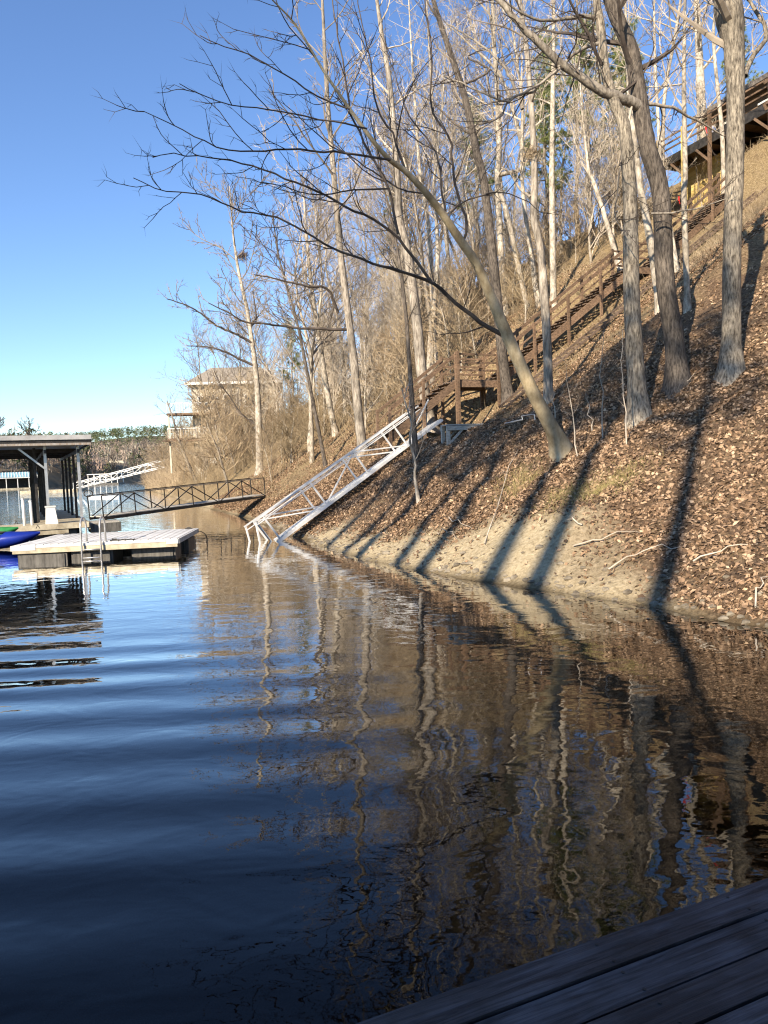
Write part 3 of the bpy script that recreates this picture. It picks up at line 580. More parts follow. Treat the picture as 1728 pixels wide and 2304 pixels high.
    # white trunks up the slope behind the stairs
    whites = [(c3((692, 580), (688, 300), (684, 0)) + c5((550, 900), (555, 500), (560, 200), (560, -200), (565, -600)), [15, 14, 13, 12, 10, 8, 5, 2], 'straight white trunk standing clear behind the long stair flight'),
              (c3((575, 590), (520, 330), (480, 150), (440, 0)) + c5((400, 850), (360, 600), (280, 380), (120, 220), (20, 130)), [12, 12, 11, 10, 9, 8, 6, 4, 2], 'white trunk arching over to the water behind the stairs'),
              (c3((480, 620), (455, 330), (440, 0)) + c5((280, 800), (270, 450), (250, 150), (240, -300), (235, -700)), [15, 14, 13, 12, 11, 9, 6, 2], 'white trunk beside the dark one, rising out of the tan slope'),
              (c3((985, 390), (940, 230), (900, 100), (865, 0)) + c5((740, 880), (720, 700), (700, 500), (690, 250)), [12, 11, 10, 8, 7, 5, 4, 2], 'leaning pale trunk above the shadowed gap behind the stairs'),
              (c3((1175, 600), (1140, 350), (1105, 150), (1085, 50)) + c5((985, 800), (960, 600), (940, 400), (930, 100), (920, -300)), [20, 18, 16, 14, 13, 11, 8, 6, 3], 'white-streaked trunk just behind the forked grey tree'),
              (c3((1297, 600), (1287, 300), (1280, 60)) + c5((1235, 900), (1228, 500), (1230, 200), (1235, -100), (1240, -600)), [14, 13, 12, 11, 10, 8, 6, 2], 'straight grey trunk beside the upper stair posts'),
              (c3((1250, 420), (1225, 260), (1200, 120)) + c5((1110, 860), (1095, 600), (1080, 300), (1075, 0), (1075, -400)), [11, 10, 9, 8, 7, 6, 4, 2], 'slim pale trunk under the upper deck posts'),
              (c5((1320, 990), (1320, 700), (1312, 420), (1300, 150), (1290, -100), (1290, -500)), [23, 22, 19, 14, 10, 4], 'stout white trunk in front of the house deck'),
              (c5((1432, 1010), (1425, 700), (1400, 450), (1380, 200), (1390, 0), (1400, -400)), [10, 10, 8, 7, 5, 2], 'thin grey trunk close beside the thick straight tree'),
              (c3((270, 700), (235, 480), (210, 300), (190, 60)) + [(985, 380), (975, 250), (965, 100), (955, -100)], [10, 9, 8, 7, 6, 5, 4, 2], 'pale trunk on the tan slope above the landing'),
              (c3((165, 850), (150, 600), (130, 250), (110, 100)) + [(945, 390), (935, 250), (925, 100), (915, -100)], [13, 12, 10, 9, 8, 6, 4, 2], 'pale bowed trunk behind the lower stair flight')]
    for i, (tr, w, lab) in enumerate(whites):
        T('pale_tree', lab, tr, w, [], M['bark_pale'], M['twig_pale'], None, 40 + i, lower=.42, r3=.008, auto=12, autoL=(2, 4.2), every=.5, L2=(.6, 1.8), sides=10, ridge=.015, group='pale trunks on the slope behind the stairs')
build_near_trees()

# the rest of the wood: grown variants, copied
def build_wood():
    V = []
    styles = [('bark_pale', 'twig_pale', 17, .12, .4, 20), ('bark_pale', 'twig_pale', 20, .14, .45, 20), ('bark_mid', 'twig_mid', 18, .135, .35, 20), ('bark_mid', 'twig_mid', 15, .105, .3, 20),
              ('bark_pale', 'twig_mid', 14, .11, .3, 19), ('bark_dark', 'twig_dark', 17, .12, .4, 17)]
    words = ['pale bare tree in the wood behind the traced trunks', '', '', '', '', '']
    lab = ['tall pale-barked bare tree deep in the hillside wood', 'very tall white-barked bare tree deep in the hillside wood', 'grey bare tree with a broad crown deep in the wood', 'middling grey bare tree deep in the hillside wood',
           'slender pale bare tree with grey twigs in the wood', 'dark-barked bare tree deep in the hillside wood']
    gr = ['tall pale trees of the wood', 'very tall white trees of the wood', 'broad grey trees of the wood', 'middling grey trees of the wood', 'slender pale trees of the wood', 'dark trees of the wood']
    g = np.random.default_rng(99); spots = []
    for tries in range(9000):
        if len(spots) > 47: break
        if len(spots) < 36: s = g.uniform(29, 74); dd = g.uniform(2.6, 27)
        else: s = g.uniform(14, 40); dd = g.uniform(19, 36)
        d = dd + float(shore(s)); x = -math.sin(math.radians(22)) * s + math.cos(math.radians(22)) * d; y = math.cos(math.radians(22)) * s + math.sin(math.radians(22)) * d
        if 24 < s < 30.5 and dd < 22: continue
        if s < 34 and dd > 17 and s > 22: continue
        if s > 55 and dd > 20: continue
        if any((x - a) ** 2 + (y - b) ** 2 < 1.7 for a, b, _ in spots): continue
        spots.append((x, y, float(hill(s, d))))
    roots = {}
    for i, (x, y, z) in enumerate(spots):
        k = int(g.choice(6, p=[.24, .22, .18, .14, .16, .06])); b, tw, H, r, cl, nl = styles[k]
        if k not in roots:
            roots[k] = make_tree('woodland_tree', lab[k], 'tree', (x, y, z), H, r, 200 + k, M[b], M[tw], (g.normal(0, .04), g.normal(0, .04)), cl, nl, r3=.010, group=gr[k], fork=2, limb=(.2, .36), dens=1.1, wig=.085)
        else: copy_thing(roots[k], (x, y, z), g.uniform(0, 6.28), g.uniform(.75, 1.12) * (.8 if sd(x, y)[0] > 50 else 1))
    # twiggy understory on the slope
    ut = None; nu = 0
    while nu < 165:
        s = g.uniform(29, 74) if nu < 120 else g.uniform(29, 46); dd = g.uniform(2.0, 25) if nu < 120 else g.uniform(8, 26)
        if s < 40 and dd < 6: continue
        if 24 < s < 29.5 and dd < 22: continue
        d = dd + float(shore(s)); x = -math.sin(math.radians(22)) * s + math.cos(math.radians(22)) * d; y = math.cos(math.radians(22)) * s + math.sin(math.radians(22)) * d; z = float(hill(s, d)); nu += 1; k = nu % 3
        if ut is None: ut = {}
        if k not in ut: ut[k] = make_tree('understory_shrub', ['tan twiggy shrub under the tall trees', 'tall pale whippy shrub under the tall trees', 'olive brown twiggy shrub under the tall trees'][k], 'shrub', (x, y, z), (4.2, 6.5, 3.2)[k], (.035, .045, .03)[k], 330 + k, M['bark_pale'], M[('brush', 'twig_pale', 'brush_olive')[k]], (0, 0), .06, (24, 22, 24)[k], (.3, .55), (.5, 1.25), ('tan shrubs', 'pale shrubs', 'olive shrubs')[k] + ' of the understory', 1.3, .009)
        else: copy_thing(ut[k], (x, y, z), g.uniform(0, 6.28), g.uniform(.6, 1.1))
    # low trees and thickets on the point
    pts = [(s, g.uniform(.6, 9)) for s in np.linspace(54, 138, 40)]
    rt = None
    for s, dd in pts:
        d = dd + float(shore(s)); x = -math.sin(math.radians(22)) * s + math.cos(math.radians(22)) * d; y = math.cos(math.radians(22)) * s + math.sin(math.radians(22)) * d; z = float(hill(s, d))
        if rt is None: rt = make_tree('small_tree', 'low brushy bare tree on the point by the dark ramp', 'tree', (x, y, z), 7.0, .08, 301, M['bark_mid'], M['brush'], (-.15, 0), .12, 26, (.3, .5), (.35, 1.1), 'low trees on the brushy point', 1.2, .014)
        else: copy_thing(rt, (x, y, z), g.uniform(0, 6.28), g.uniform(.55, 1.0))
build_wood()

def pine(name, label, base, H, r0, seed, clear, spread, group=None, needles=34, tufts=240, nw=.011):
    g = np.random.default_rng(seed); base = np.asarray(base, float); t = thing(name, label, 'tree', base, group)
    n = 12; pts = np.array([base + np.array([g.normal(0, .05), g.normal(0, .05), -.3 + (H + .3) * i / n]) for i in range(n + 1)]); u = np.linspace(0, 1, n + 1)
    tm = MB(); tm.tube(pts, r0 * (1 - u) ** .7 + .02, 10, ridge=.04, rg=g); obj('trunk', tm, M['bark_mid'], t, True)
    bm_ = MB(); P, D = [], []
    nb = 46
    for k in range(nb):
        f = clear + (1 - clear) * (k + g.random()) / nb; p = base + np.array([0, 0, H * f]); az = g.uniform(0, 6.283); el = g.uniform(-.1, .6)
        L = spread * (1.1 - .85 * (f - clear) / (1 - clear)) * g.uniform(.6, 1.1); dl = np.array([math.cos(az) * math.cos(el), math.sin(az) * math.cos(el), math.sin(el)])
        lp = wander(p, dl, L, 6, g, .1, .05); bm_.tube(lp, np.linspace(.05, .012, 7), 4)
        for j in range(max(2, int(tufts / nb))):
            q = g.uniform(.35, 1.0) * 6; jj = min(int(q), 5); c = lp[jj] + (lp[jj + 1] - lp[jj]) * (q - jj) + g.normal(0, .22, 3); P.append(c)
    obj('branches', bm_, M['twig_mid'], t)
    P = np.repeat(np.array(P), needles, 0); D = g.normal(0, 1, P.shape); D[:, 2] += .4; D /= np.linalg.norm(D, axis=1, keepdims=True)
    W = np.cross(D, g.normal(0, 1, P.shape)); W /= np.linalg.norm(W, axis=1, keepdims=True); Ln = g.uniform(.18, .34, len(P))[:, None]
    S0 = P + D * .03
    v = np.stack([S0 - W * nw, S0 + W * nw, S0 + D * Ln], 1).reshape(-1, 3); tr = np.arange(len(v)).reshape(-1, 3)
    obj('crown', MB().add(v, t=tr), M['needles'], t)
    return t
def build_pines():
    g = np.random.default_rng(5)
    r = pine('pine_tree', 'loose green pine at the top of the slope behind the stairs', (0, 0, 0), 14, .16, 77, .35, 2.6, 'green pines among the bare trees', needles=40, tufts=330, nw=.016)
    first = True
    for px, py, t, sc in [(1330, 600, 40, .85), (1235, 690, 42, .8), (1420, 560, 42, .75), (1250, 690, 52, 1.05), (1080, 720, 55, 1.0), (1400, 560, 50, .9), (900, 800, 62, .9), (660, 900, 66, .62), (1660, 300, 52, .8)]:
        p = at(px, py, t); p[2] = float(ground(p[0], p[1]))
        if first: r.location = tuple(p); r.scale = (sc,) * 3; first = False
        else: copy_thing(r, p, g.uniform(0, 6), sc)
    # shade pines behind the camera
    r2 = None
    for a, p, H in [(-13, -4.1, 21), (-14, -2.0, 20), (-16, -5.1, 22), (-12.5, -7.0, 21), (-15, -7.8, 20), (-14, -9.4, 22), (-17, -11.6, 21), (-13, -14.2, 20), (-19, -10.4, 22)]:
        q = PA * a + PP * p; q = q + AZ * float(cove_h(a, p))
        if r2 is None: r2 = pine('shade_pine', 'tall bare-stemmed pine on the bank behind the dock', q, 21, .30, 78, .72, 1.9, 'pines behind the dock', 30, 300, .014)
        else: copy_thing(r2, q, g.uniform(0, 6), H / 21)
build_pines()

# ------------------------------------------------------------------ ground cover
def build_leaves():
    g = np.random.default_rng(3); N = 400000
    s = 5 + 44 * g.random(N) ** 1.45; dd = .1 + 17 * g.random(N) ** 1.1
    cl = clay(s, dd); keep = g.random(N) > cl * .93
    patch = fbm(s * .35, dd * .35, 51, 3); keep &= g.random(N) < np.clip(.72 + patch * 1.5, .10, 1)
    s = s[keep]; dd = dd[keep]; n = len(s); d = dd + shore(s)
    x = -math.sin(math.radians(22)) * s + math.cos(math.radians(22)) * d; y = math.cos(math.radians(22)) * s + math.sin(math.radians(22)) * d
    z = hill(s, d) + g.uniform(.004, .035, n); e = .05
    hx = (ground(x + e, y) - ground(x - e, y)) / (2 * e); hy = (ground(x, y + e) - ground(x, y - e)) / (2 * e)
    nn = np.stack([-hx, -hy, np.ones(n)], -1); nn /= np.linalg.norm(nn, axis=1, keepdims=True); nn += g.normal(0, .55, nn.shape); nn /= np.linalg.norm(nn, axis=1, keepdims=True)
    a = np.cross(nn, g.normal(0, 1, nn.shape)); a /= np.linalg.norm(a, axis=1, keepdims=True); b = np.cross(nn, a)
    L = (g.uniform(.018, .058, n) * (1 + .3 * (g.random(n) > .9)))[:, None]; W = L * g.uniform(.4, .75, n)[:, None]; cu = g.uniform(.05, .5, n)[:, None] * W
    c = np.stack([x, y, z], -1)
    v = np.stack([c - a * L, c + b * W + nn * cu, c + a * L, c - b * W + nn * cu], 1).reshape(-1, 3)
    i = np.arange(n)[:, None] * 4; t = np.concatenate([i + [[0, 2, 1]], i + [[0, 3, 2]]])
    k = g.random(n); pal = np.array([[.16, .10, .057], [.26, .168, .099], [.37, .25, .152], [.44, .315, .20], [.085, .054, .033]]); ci = g.choice(5, n, p=[.27, .30, .20, .06, .17])
    col = pal[ci] * g.uniform(.8, 1.32, n)[:, None]; col = np.concatenate([col, np.ones((n, 1))], 1); col = np.repeat(col, 4, 0)
    mb = MB(); mb.add(v, t=t, col=col); tag(obj('leaves', mb, M['leaf']), 'fallen brown oak leaves covering the bank', 'leaves', kind='stuff')
def blades(name, label, s, dd, h, mat, seed, r=.004, lean=.45, off=0.0):
    g = np.random.default_rng(seed); n = len(s); d = dd + shore(s)
    x = -math.sin(math.radians(22)) * s + math.cos(math.radians(22)) * d; y = math.cos(math.radians(22)) * s + math.sin(math.radians(22)) * d
    P = np.stack([x, y, hill(s, d) - .03 + off], -1); D = np.concatenate([g.normal(0, lean, (n, 2)), np.ones((n, 1))], 1); D /= np.linalg.norm(D, axis=1, keepdims=True)
    mb = MB(); mb.twigs(P, D, h, np.full(n, r) if np.isscalar(r) else r, .22, -.05, g)
    return tag(obj(name, mb, mat), label, 'undergrowth', kind='stuff')
def build_cover():
    g = np.random.default_rng(8)
    # tan dead grass and vines on the upper slope and around the stairs
    n = 52000; s = g.uniform(16, 60, n); dd = g.uniform(2.5, 26, n); k = (fbm(s * .3, dd * .3, 61, 3) + np.clip((s - 24) / 16, -1, .6) + np.clip((dd - 9) / 9, -1, .6)) > .12
    k &= ~((s > 24.4) & (s < 28.2) & (dd > 4) & (dd < 21) & (g.random(n) > .25)); k &= ~((s < 44) & (dd < 7) & (g.random(n) > .12)); s = s[k]; dd = dd[k]
    blades('dry_grass', 'tan dead grass and vines over the upper slope', s, dd, g.uniform(.12, .55, len(s)), M['brush'], 71, .008, .8)
    # thicket stems
    n = 12000; s = g.uniform(33, 95, n); dd = np.abs(g.normal(0, 8, n)) + 1.2; k = (fbm(s * .22, dd * .22, 63, 3) > -.12) & ~((s < 46) & (dd < 6) & (g.random(n) > .15)); s = s[k]; dd = dd[k]
    blades('undergrowth', 'tangled bare brush along the far bank and wood floor', s, dd, g.uniform(.5, 2.4, len(s)), M['brush_olive'], 72, np.full(len(s), .012), .5)
    n = 9000; s = g.uniform(85, 142, n); dd = np.abs(g.normal(0, 5, n)) + .2
    blades('undergrowth', 'tan willowy brush crowding the far point', s, dd, g.uniform(.8, 3.2, n), M['brush'], 73, np.full(n, .02), .45)
    # sparse straw among the leaves near the dock
    n = 5200; s = g.uniform(5, 26, n); dd = g.uniform(.15, 9, n); k = fbm(s * .7, dd * .7, 65, 3) > .1; s = s[k]; dd = dd[k]
    blades('dry_grass', 'loose straw stems among the fallen leaves', s, dd, g.uniform(.08, .42, len(s)), M['brush'], 74, .0025, .9)
    # two yellow-green tufts on the bank
    for px, py, lab in [(1290, 1115, 'yellow-green grass tuft below the tan leaning tree'), (1385, 1090, 'paler grass tuft just right of the tree shadow'), (1170, 1090, 'small grass tuft on the bank left of the tan tree')]:
        p = on_ground(px, py); s0, d0 = sd(p[0], p[1]); dd0 = d0 - float(shore(s0)); n = 700
        s = s0 + g.normal(0, .28, n); dd = dd0 + g.normal(0, .28, n)
        tag(blades('grass_tuft', lab, s, dd, g.uniform(.08, .26, n), M['grass'], 75, .003, .5), lab, 'grass', kind='stuff')
build_leaves(); build_cover()
def build_edge():
    g = np.random.default_rng(23); n = 420; s = g.uniform(6, 30, n); dd = np.abs(g.normal(0, .16, n)) + .02 + .5 * (g.random(n) > .8); d = dd + shore(s)
    x = -math.sin(math.radians(22)) * s + math.cos(math.radians(22)) * d; y = math.cos(math.radians(22)) * s + math.sin(math.radians(22)) * d; z = hill(s, d)
    mb = MB(); K = 6; F_ = []
    for i in range(n):
        r = g.uniform(.015, .07); v = []
        for lat in (-.6, .1, .7):
            for k in range(K): a = 6.283 * k / K; q = math.sqrt(1 - lat * lat) * g.uniform(.75, 1.2); v.append((x[i] + r * q * math.cos(a) * 1.3, y[i] + r * q * math.sin(a), z[i] + r * lat * .7))
        v.append((x[i], y[i], z[i] + r * .75)); q_ = [(l * K + k, l * K + (k + 1) % K, (l + 1) * K + (k + 1) % K, (l + 1) * K + k) for l in (0, 1) for k in range(K)]; t_ = [(2 * K + k, 2 * K + (k + 1) % K, 3 * K) for k in range(K)]
        mb.add(v, q_, t_)
    tag(obj('pebbles', mb, pmat('pebble', (.10, .08, .055), (.34, .29, .21), 3, .8, .3)), 'small stones and clods along the waterline', 'stones', kind='stuff')
    n = 260; s = g.uniform(5, 22, n); d = shore(s) - np.abs(g.normal(0, .35, n)) - .03
    x = -math.sin(math.radians(22)) * s + math.cos(math.radians(22)) * d; y = math.cos(math.radians(22)) * s + math.sin(math.radians(22)) * d
    a = g.uniform(0, 6.283, n); L = g.uniform(.02, .055, n); c = np.stack([x, y, np.full(n, .006)], -1); ax = np.stack([np.cos(a), np.sin(a), 0 * a], -1) * L[:, None]; bx_ = np.stack([-np.sin(a), np.cos(a), 0 * a + .1], -1) * L[:, None] * .55
    v = np.stack([c - ax, c + bx_, c + ax, c - bx_ + np.array([0, 0, .004])], 1).reshape(-1, 3); i = np.arange(n)[:, None] * 4
    col = np.repeat(np.concatenate([np.array([[.26, .17, .10]]) * g.uniform(.5, 1.4, (n, 1)), np.ones((n, 1))], 1), 4, 0)
    mb = MB(); mb.add(v, t=np.concatenate([i + [[0, 2, 1]], i + [[0, 3, 2]]]), col=col); tag(obj('leaves', mb, M['leaf']), 'brown leaves drifting on the water at the shore', 'leaves', kind='stuff')
build_edge()

def build_saplings():
    """thin straight sprouts and fallen sticks on the near bank"""
    G = np.random.default_rng(17)
    spr = [((915, 1180), (912, 690), 'thin upright sprout left of the forked grey tree'), ((1022, 1205), (1000, 680), 'thin sprout close to the forked grey tree base'), ((805, 1262), (745, 850), 'leaning sprout beside the tan leaning tree'),
           ((868, 1150), (840, 960), 'short bent sprout above the leaves'), ((700, 1130), (690, 960), 'short sprout in front of the tan trunk'), ((1215, 1000), (1330, 880), 'slanting stick by the dark tree base')]
    for (a, b, lab) in spr:
        p0 = on_ground(*c3(a)[0]); t = hit(*c3(a)[0]); p1 = at(*c3(b)[0], t)
        pts = np.array([p0 + (p1 - p0) * k / 7 + G.normal(0, .025, 3) * (k > 0) for k in range(8)]); pts[0, 2] -= .08
        root = thing('sprout', lab, 'sapling', p0); mb = MB(); mb.tube(pts, np.linspace(.016, .004, 8), 5); obj('stem', mb, M['twig_pale'], root, True)
        cm = MB(); dress(cm, pts, np.linspace(.016, .004, 8), G, .22, (.15, .5), 3, (.08, .22), .0022, .25, .15, fork=1); obj('crown', cm, M['twig_mid'], root)
    st = [((790, 800), (1330, 640), 'c'), ]
    sticks = [((1090, 1230), (1165, 1010), 'long bent stick slanting up the bank under the tan tree'), ((1010, 1170), (1062, 1195), 'short pale stick lying on the clay by the shadows'), ((985, 1205), (1025, 1215), 'small forked stick on the clay edge'),
              ((1290, 1235), (1440, 1200), 'pale stick across the leaves above the clay'), ((1370, 1290), (1530, 1250), 'crooked branch lying by the bare clay patch'), ((1560, 1270), (1700, 1230), 'long stick in the leaves near the water'),
              ((1700, 1380), (1722, 1300), 'stick standing out of the leaves at the water'), ((1310, 1190), (1270, 1180), 'thin stick in the shadow stripe')]
    for a, b, lab in sticks:
        p0 = on_ground(*a); p1 = on_ground(*b); n = 7; pts = np.array([p0 + (p1 - p0) * k / n for k in range(n + 1)]); pts[:, 2] = ground(pts[:, 0], pts[:, 1]) + .05 + np.sin(np.linspace(0, 3.1, n + 1)) * .08
        pts[1:] += G.normal(0, .03, (n, 3)); root = thing('fallen_branch', lab, 'branch', p0); mb = MB(); mb.tube(pts, np.linspace(.014, .005, n + 1), 5); obj('stem', mb, M['twig_pale'], root, True)
        cm = MB(); dress(cm, pts, np.linspace(.012, .004, n + 1), G, .4, (.15, .4), 2, (.05, .15), .002, .2, .1, fork=0); obj('crown', cm, M['twig_mid'], root)  # the crown part here is only the side twigs of the stick
build_saplings()

# ------------------------------------------------------------------ white truss ramp
def build_white_ramp():
    A = at(630, 1217, 22.2); A[2] = .02
    B0 = at(995, 945, 26.6)
    c = nrm(B0 - A); L = np.linalg.norm(B0 - A)
    vd = nrm((A + B0) / 2 - CAM); v = -nrm(vd - c * np.dot(vd, c) + np.array([0, 0, .10])); v = nrm(v - c * np.dot(v, c)); w = np.cross(v, c)      # w: height of the sides, v: across
    if w[2] < 0: w = -w
    root = thing('boat_ramp', 'white aluminium truss ramp lying up the bank with its foot in the water', 'gangway', A)
    Hh, Wd = .92, .8; nb = 4
    for side, off in ((0, 0.0), (1, -Wd)):
        o = v * off
        m = MB(); m.beam(A + o - c * .1, B0 + o, .07, .09, w); obj('bottom_chord', m, M['alu'], root)
        m = MB(); m.beam(A + o + w * Hh - c * .35, B0 + o + w * Hh - c * .6, .05, .05, w); obj('top_rail', m, M['alu'], root)
        m = MB(); m.beam(A + o + w * Hh * .86 - c * .35, B0 + o + w * Hh * .86 - c * .6, .03, .03, w); obj('top_rail', m, M['alu'], root)
        for k in range(nb):
            p = A + o + c * L * (k + .02) / nb; q = A + o + c * L * (k + .98) / nb
            m = MB(); m.beam(p + w * .04, p + w * Hh - c * .05, .045, .045, c); obj('post', m, M['alu'], root)
            if side == 1 and k % 2: continue
            m = MB()
            if k % 2 == 0: m.beam(p + w * Hh * .97, q + w * .05, .04, .04, v)
            else: m.beam(p + w * .05, q + w * Hh * .97, .04, .04, v)
            obj('diagonal', m, M['alu'], root)
    # deck slats between the chords
    nd = 46; unit = MB(); unit.beam((0, 0, 0), tuple(v * -Wd), .12, .03, w); me = unit.mesh('deck_slat')
    for k in range(nd):
        ob = link('deck_slat', me, M['alu'], root); ob.location = tuple(c * (L * (k + .5) / nd) + w * .06)
    m = MB(); m.beam(A - c * .3 + w * Hh, A - v * Wd * .5 - c * .05 - w * .1, .045, .045, v); obj('end_brace', m, M['alu'], root)
    m = MB(); m.beam(A - c * .3 + w * Hh, A - c * .55 + w * .25 - np.array([0, 0, .3]), .045, .045, v); obj('end_brace', m, M['alu'], root)
    m = MB(); m.beam(A - c * .3 + w * Hh - v * Wd, A - c * .5 + w * .2 - v * Wd - np.array([0, 0, .3]), .045, .045, v); obj('end_brace', m, M['alu'], root)
build_white_ramp()

# ------------------------------------------------------------------ stairs, tram track, bench
ST0 = np.array([4.6, 29.3, 5.4])
def stp(k, e=0.0, z=0.0): return ST0 + AU * k + AE * e + AZ * z
def build_stairs():
    root = thing('hillside_staircase', 'long brown wooden staircase with railings climbing the bank', 'staircase', stp(-4.6, 0, -2.2))
    W = 1.15
    def flight(k0, z0, k1, z1):
        n = max(2, int(round((z1 - z0) / .19)))
        for e in (0, W):
            m = MB(); m.beam(stp(k0, e, z0 - .12), stp(k1, e, z1 - .12), .05, .28); obj('stringer', m, M['brown_wood'], root)
            for h in (.98, .62):
                m = MB(); m.beam(stp(k0, e, z0 + h), stp(k1, e, z1 + h), .05, .12 if h > .9 else .06); obj('handrail', m, M['brown_wood'], root)
        tre = MB(); tre.box((-.15, .03, -.02), (.15, W - .03, .02), FR); me = tre.mesh('tread')
        for i in range(n):
            f = (i + .6) / n; o = link('tread', me, M['tread_wood'], root); o.location = tuple(stp(k0 + (k1 - k0) * f, 0, z0 + (z1 - z0) * f) - np.array(root['_o']))
        npst = max(2, int(round((k1 - k0) / 1.55)))
        for i in range(npst + 1):
            f = i / npst; k = k0 + (k1 - k0) * f; z = z0 + (z1 - z0) * f
            for e in (-.06, W + .06):
                p = stp(k, e, 0); gz = float(ground(p[0], p[1])); m = MB(); m.beam((p[0], p[1], min(gz - .2, ST0[2] + z - .3)), (p[0], p[1], ST0[2] + z + 1.08), .095, .095, AU); obj('post', m, M['brown_wood'], root)
    def landing(k0, k1, z):
        n = int((k1 - k0) / .145); pl = MB(); pl.box((-.066, -.05, -.02), (.066, W + .05, .02), FR); me = pl.mesh('landing_board')
        for i in range(n):
            o = link('landing_board', me, M['tread_wood'], root); o.location = tuple(stp(k0 + (i + .5) * (k1 - k0) / n, 0, z) - np.array(root['_o']))
        for e in (-.05, W + .05):
            m = MB(); m.beam(stp(k0, e, z - .15), stp(k1, e, z - .15), .05, .25); obj('rim_board', m, M['brown_wood'], root)
            for h in (1.0, .68, .38):
                m = MB(); m.beam(stp(k0, e, z + h), stp(k1, e, z + h), .05, .07); obj('handrail', m, M['brown_wood'], root)
            for k in (k0 + .05, k1 - .05):
                p = stp(k, e * 1.0 + (-.07 if e < 0 else .07), 0); gz = float(ground(p[0], p[1])); m = MB(); m.beam((p[0], p[1], gz - .2), (p[0], p[1], ST0[2] + z + 1.1), .1, .1, AU); obj('post', m, M['brown_wood'], root)
    flight(-4.6, -2.1, -1.75, -.02); landing(-1.75, .15, 0); flight(.2, .05, 6.9, 4.85); landing(6.9, 8.0, 4.9); flight(8.05, 4.95, 13.2, 8.9)
    tr = thing('tram_track', 'rusty ladder-like hill tram track running beside the stairs', 'track', stp(-.6, -1.5, -.6))
    zz = lambda k: .70 * k - .75
    for e in (-1.25, -1.85):
        m = MB(); m.beam(stp(-.6, e, zz(-.6)), stp(13, e, zz(13)), .06, .08); obj('rail', m, M['tread_wood'], tr)
    mm = MB(); mm.beam(AE * -1.85, AE * -1.25, .05, .05, AZ); me = mm.mesh('rung')
    for i in range(46):
        k = -.5 + 13.3 * i / 45; o = link('rung', me, M['tread_wood'], tr); o.location = tuple(stp(k, 0, zz(k) - .05) - np.array(tr['_o']))
    for i in range(6):
        k = .2 + 2.4 * i
        p = stp(k, -1.55, 0); m = MB(); m.beam((p[0], p[1], float(ground(p[0], p[1])) - .3), (p[0], p[1], ST0[2] + zz(k) - .06), .08, .08, AU); obj('support_post', m, M['tread_wood'], tr)
build_stairs()

def build_bench():
    p = on_ground(1015, 1000); t = hit(1015, 1000)
    A = at(1005, 956, t); B = at(1088, 952, t + .3); d = nrm((B - A) * np.array([1, 1, 0])); n = np.array([-d[1], d[0], 0]); L = np.linalg.norm(B - A); z = A[2]
    root = thing('workbench', 'weathered grey wooden bench frame beside the head of the white ramp', 'bench', p)
    for k in range(3):
        m = MB(); m.beam(A + n * (.1 + .2 * k), A + n * (.1 + .2 * k) + d * L, .18, .04); obj('top_board', m, M['grey_wood'], root)
    for k in (0, 1):
        for f in (.06, .94):
            q = A + d * L * f + n * (.08 + .5 * k); g_ = min(float(ground(q[0], q[1])), z - .2); m = MB(); m.beam((q[0], q[1], g_ - .15), (q[0], q[1], z - .03), .1, .1, d); obj('leg', m, M['grey_wood'], root)
        q0 = A + d * L * .1 + n * (.05 + .5 * k); q1 = A + d * L * .5 + n * (.05 + .5 * k)
        m = MB(); m.beam(q0 - AZ * .55, q1 - AZ * .06, .05, .07); obj('brace', m, M['grey_wood'], root)
        m = MB(); m.beam(A + d * L * .9 + n * (.05 + .5 * k) - AZ * .55, q1 - AZ * .06, .05, .07); obj('brace', m, M['grey_wood'], root)
        m = MB(); m.beam(A + n * (.02 + .62 * k) - AZ * .1, A + n * (.02 + .62 * k) - AZ * .1 + d * L, .04, .13); obj('apron', m, M['grey_wood'], root)
    # bent metal frame lying on the slope
    q = on_ground(1200, 950); t2 = hit(1200, 950); f = thing('metal_frame', 'small bent metal stand frame on the slope behind the tan trunk', 'frame', q)
    P = [at(1176, 945, t2), at(1174, 936, t2), at(1202, 932, t2), at(1204, 945, t2)]
    for a, b in zip(P[:-1], P[1:]): m = MB(); m.tube([a, b], .014, 6, True); obj('tube', m, M['steel'], f)
    a = at(1135, 953, t2); b = at(1176, 944, t2); m = MB(); m.tube([a, b], .016, 6, True); obj('tube', m, M['steel'], f)
    # tyre-like black hose coils by the path
    q = on_ground(842, 1008); m = MB(); th = np.linspace(0, 12.5, 40); m.tube(np.stack([q[0] + .32 * np.cos(th), q[1] + .32 * np.sin(th), q[2] + .06 + .01 * th], -1), .03, 6); tag(obj('hose_coil', m, M['metal_dark'], smooth=True), 'black coiled hose on the ground behind the white ramp', 'hose')
build_bench()

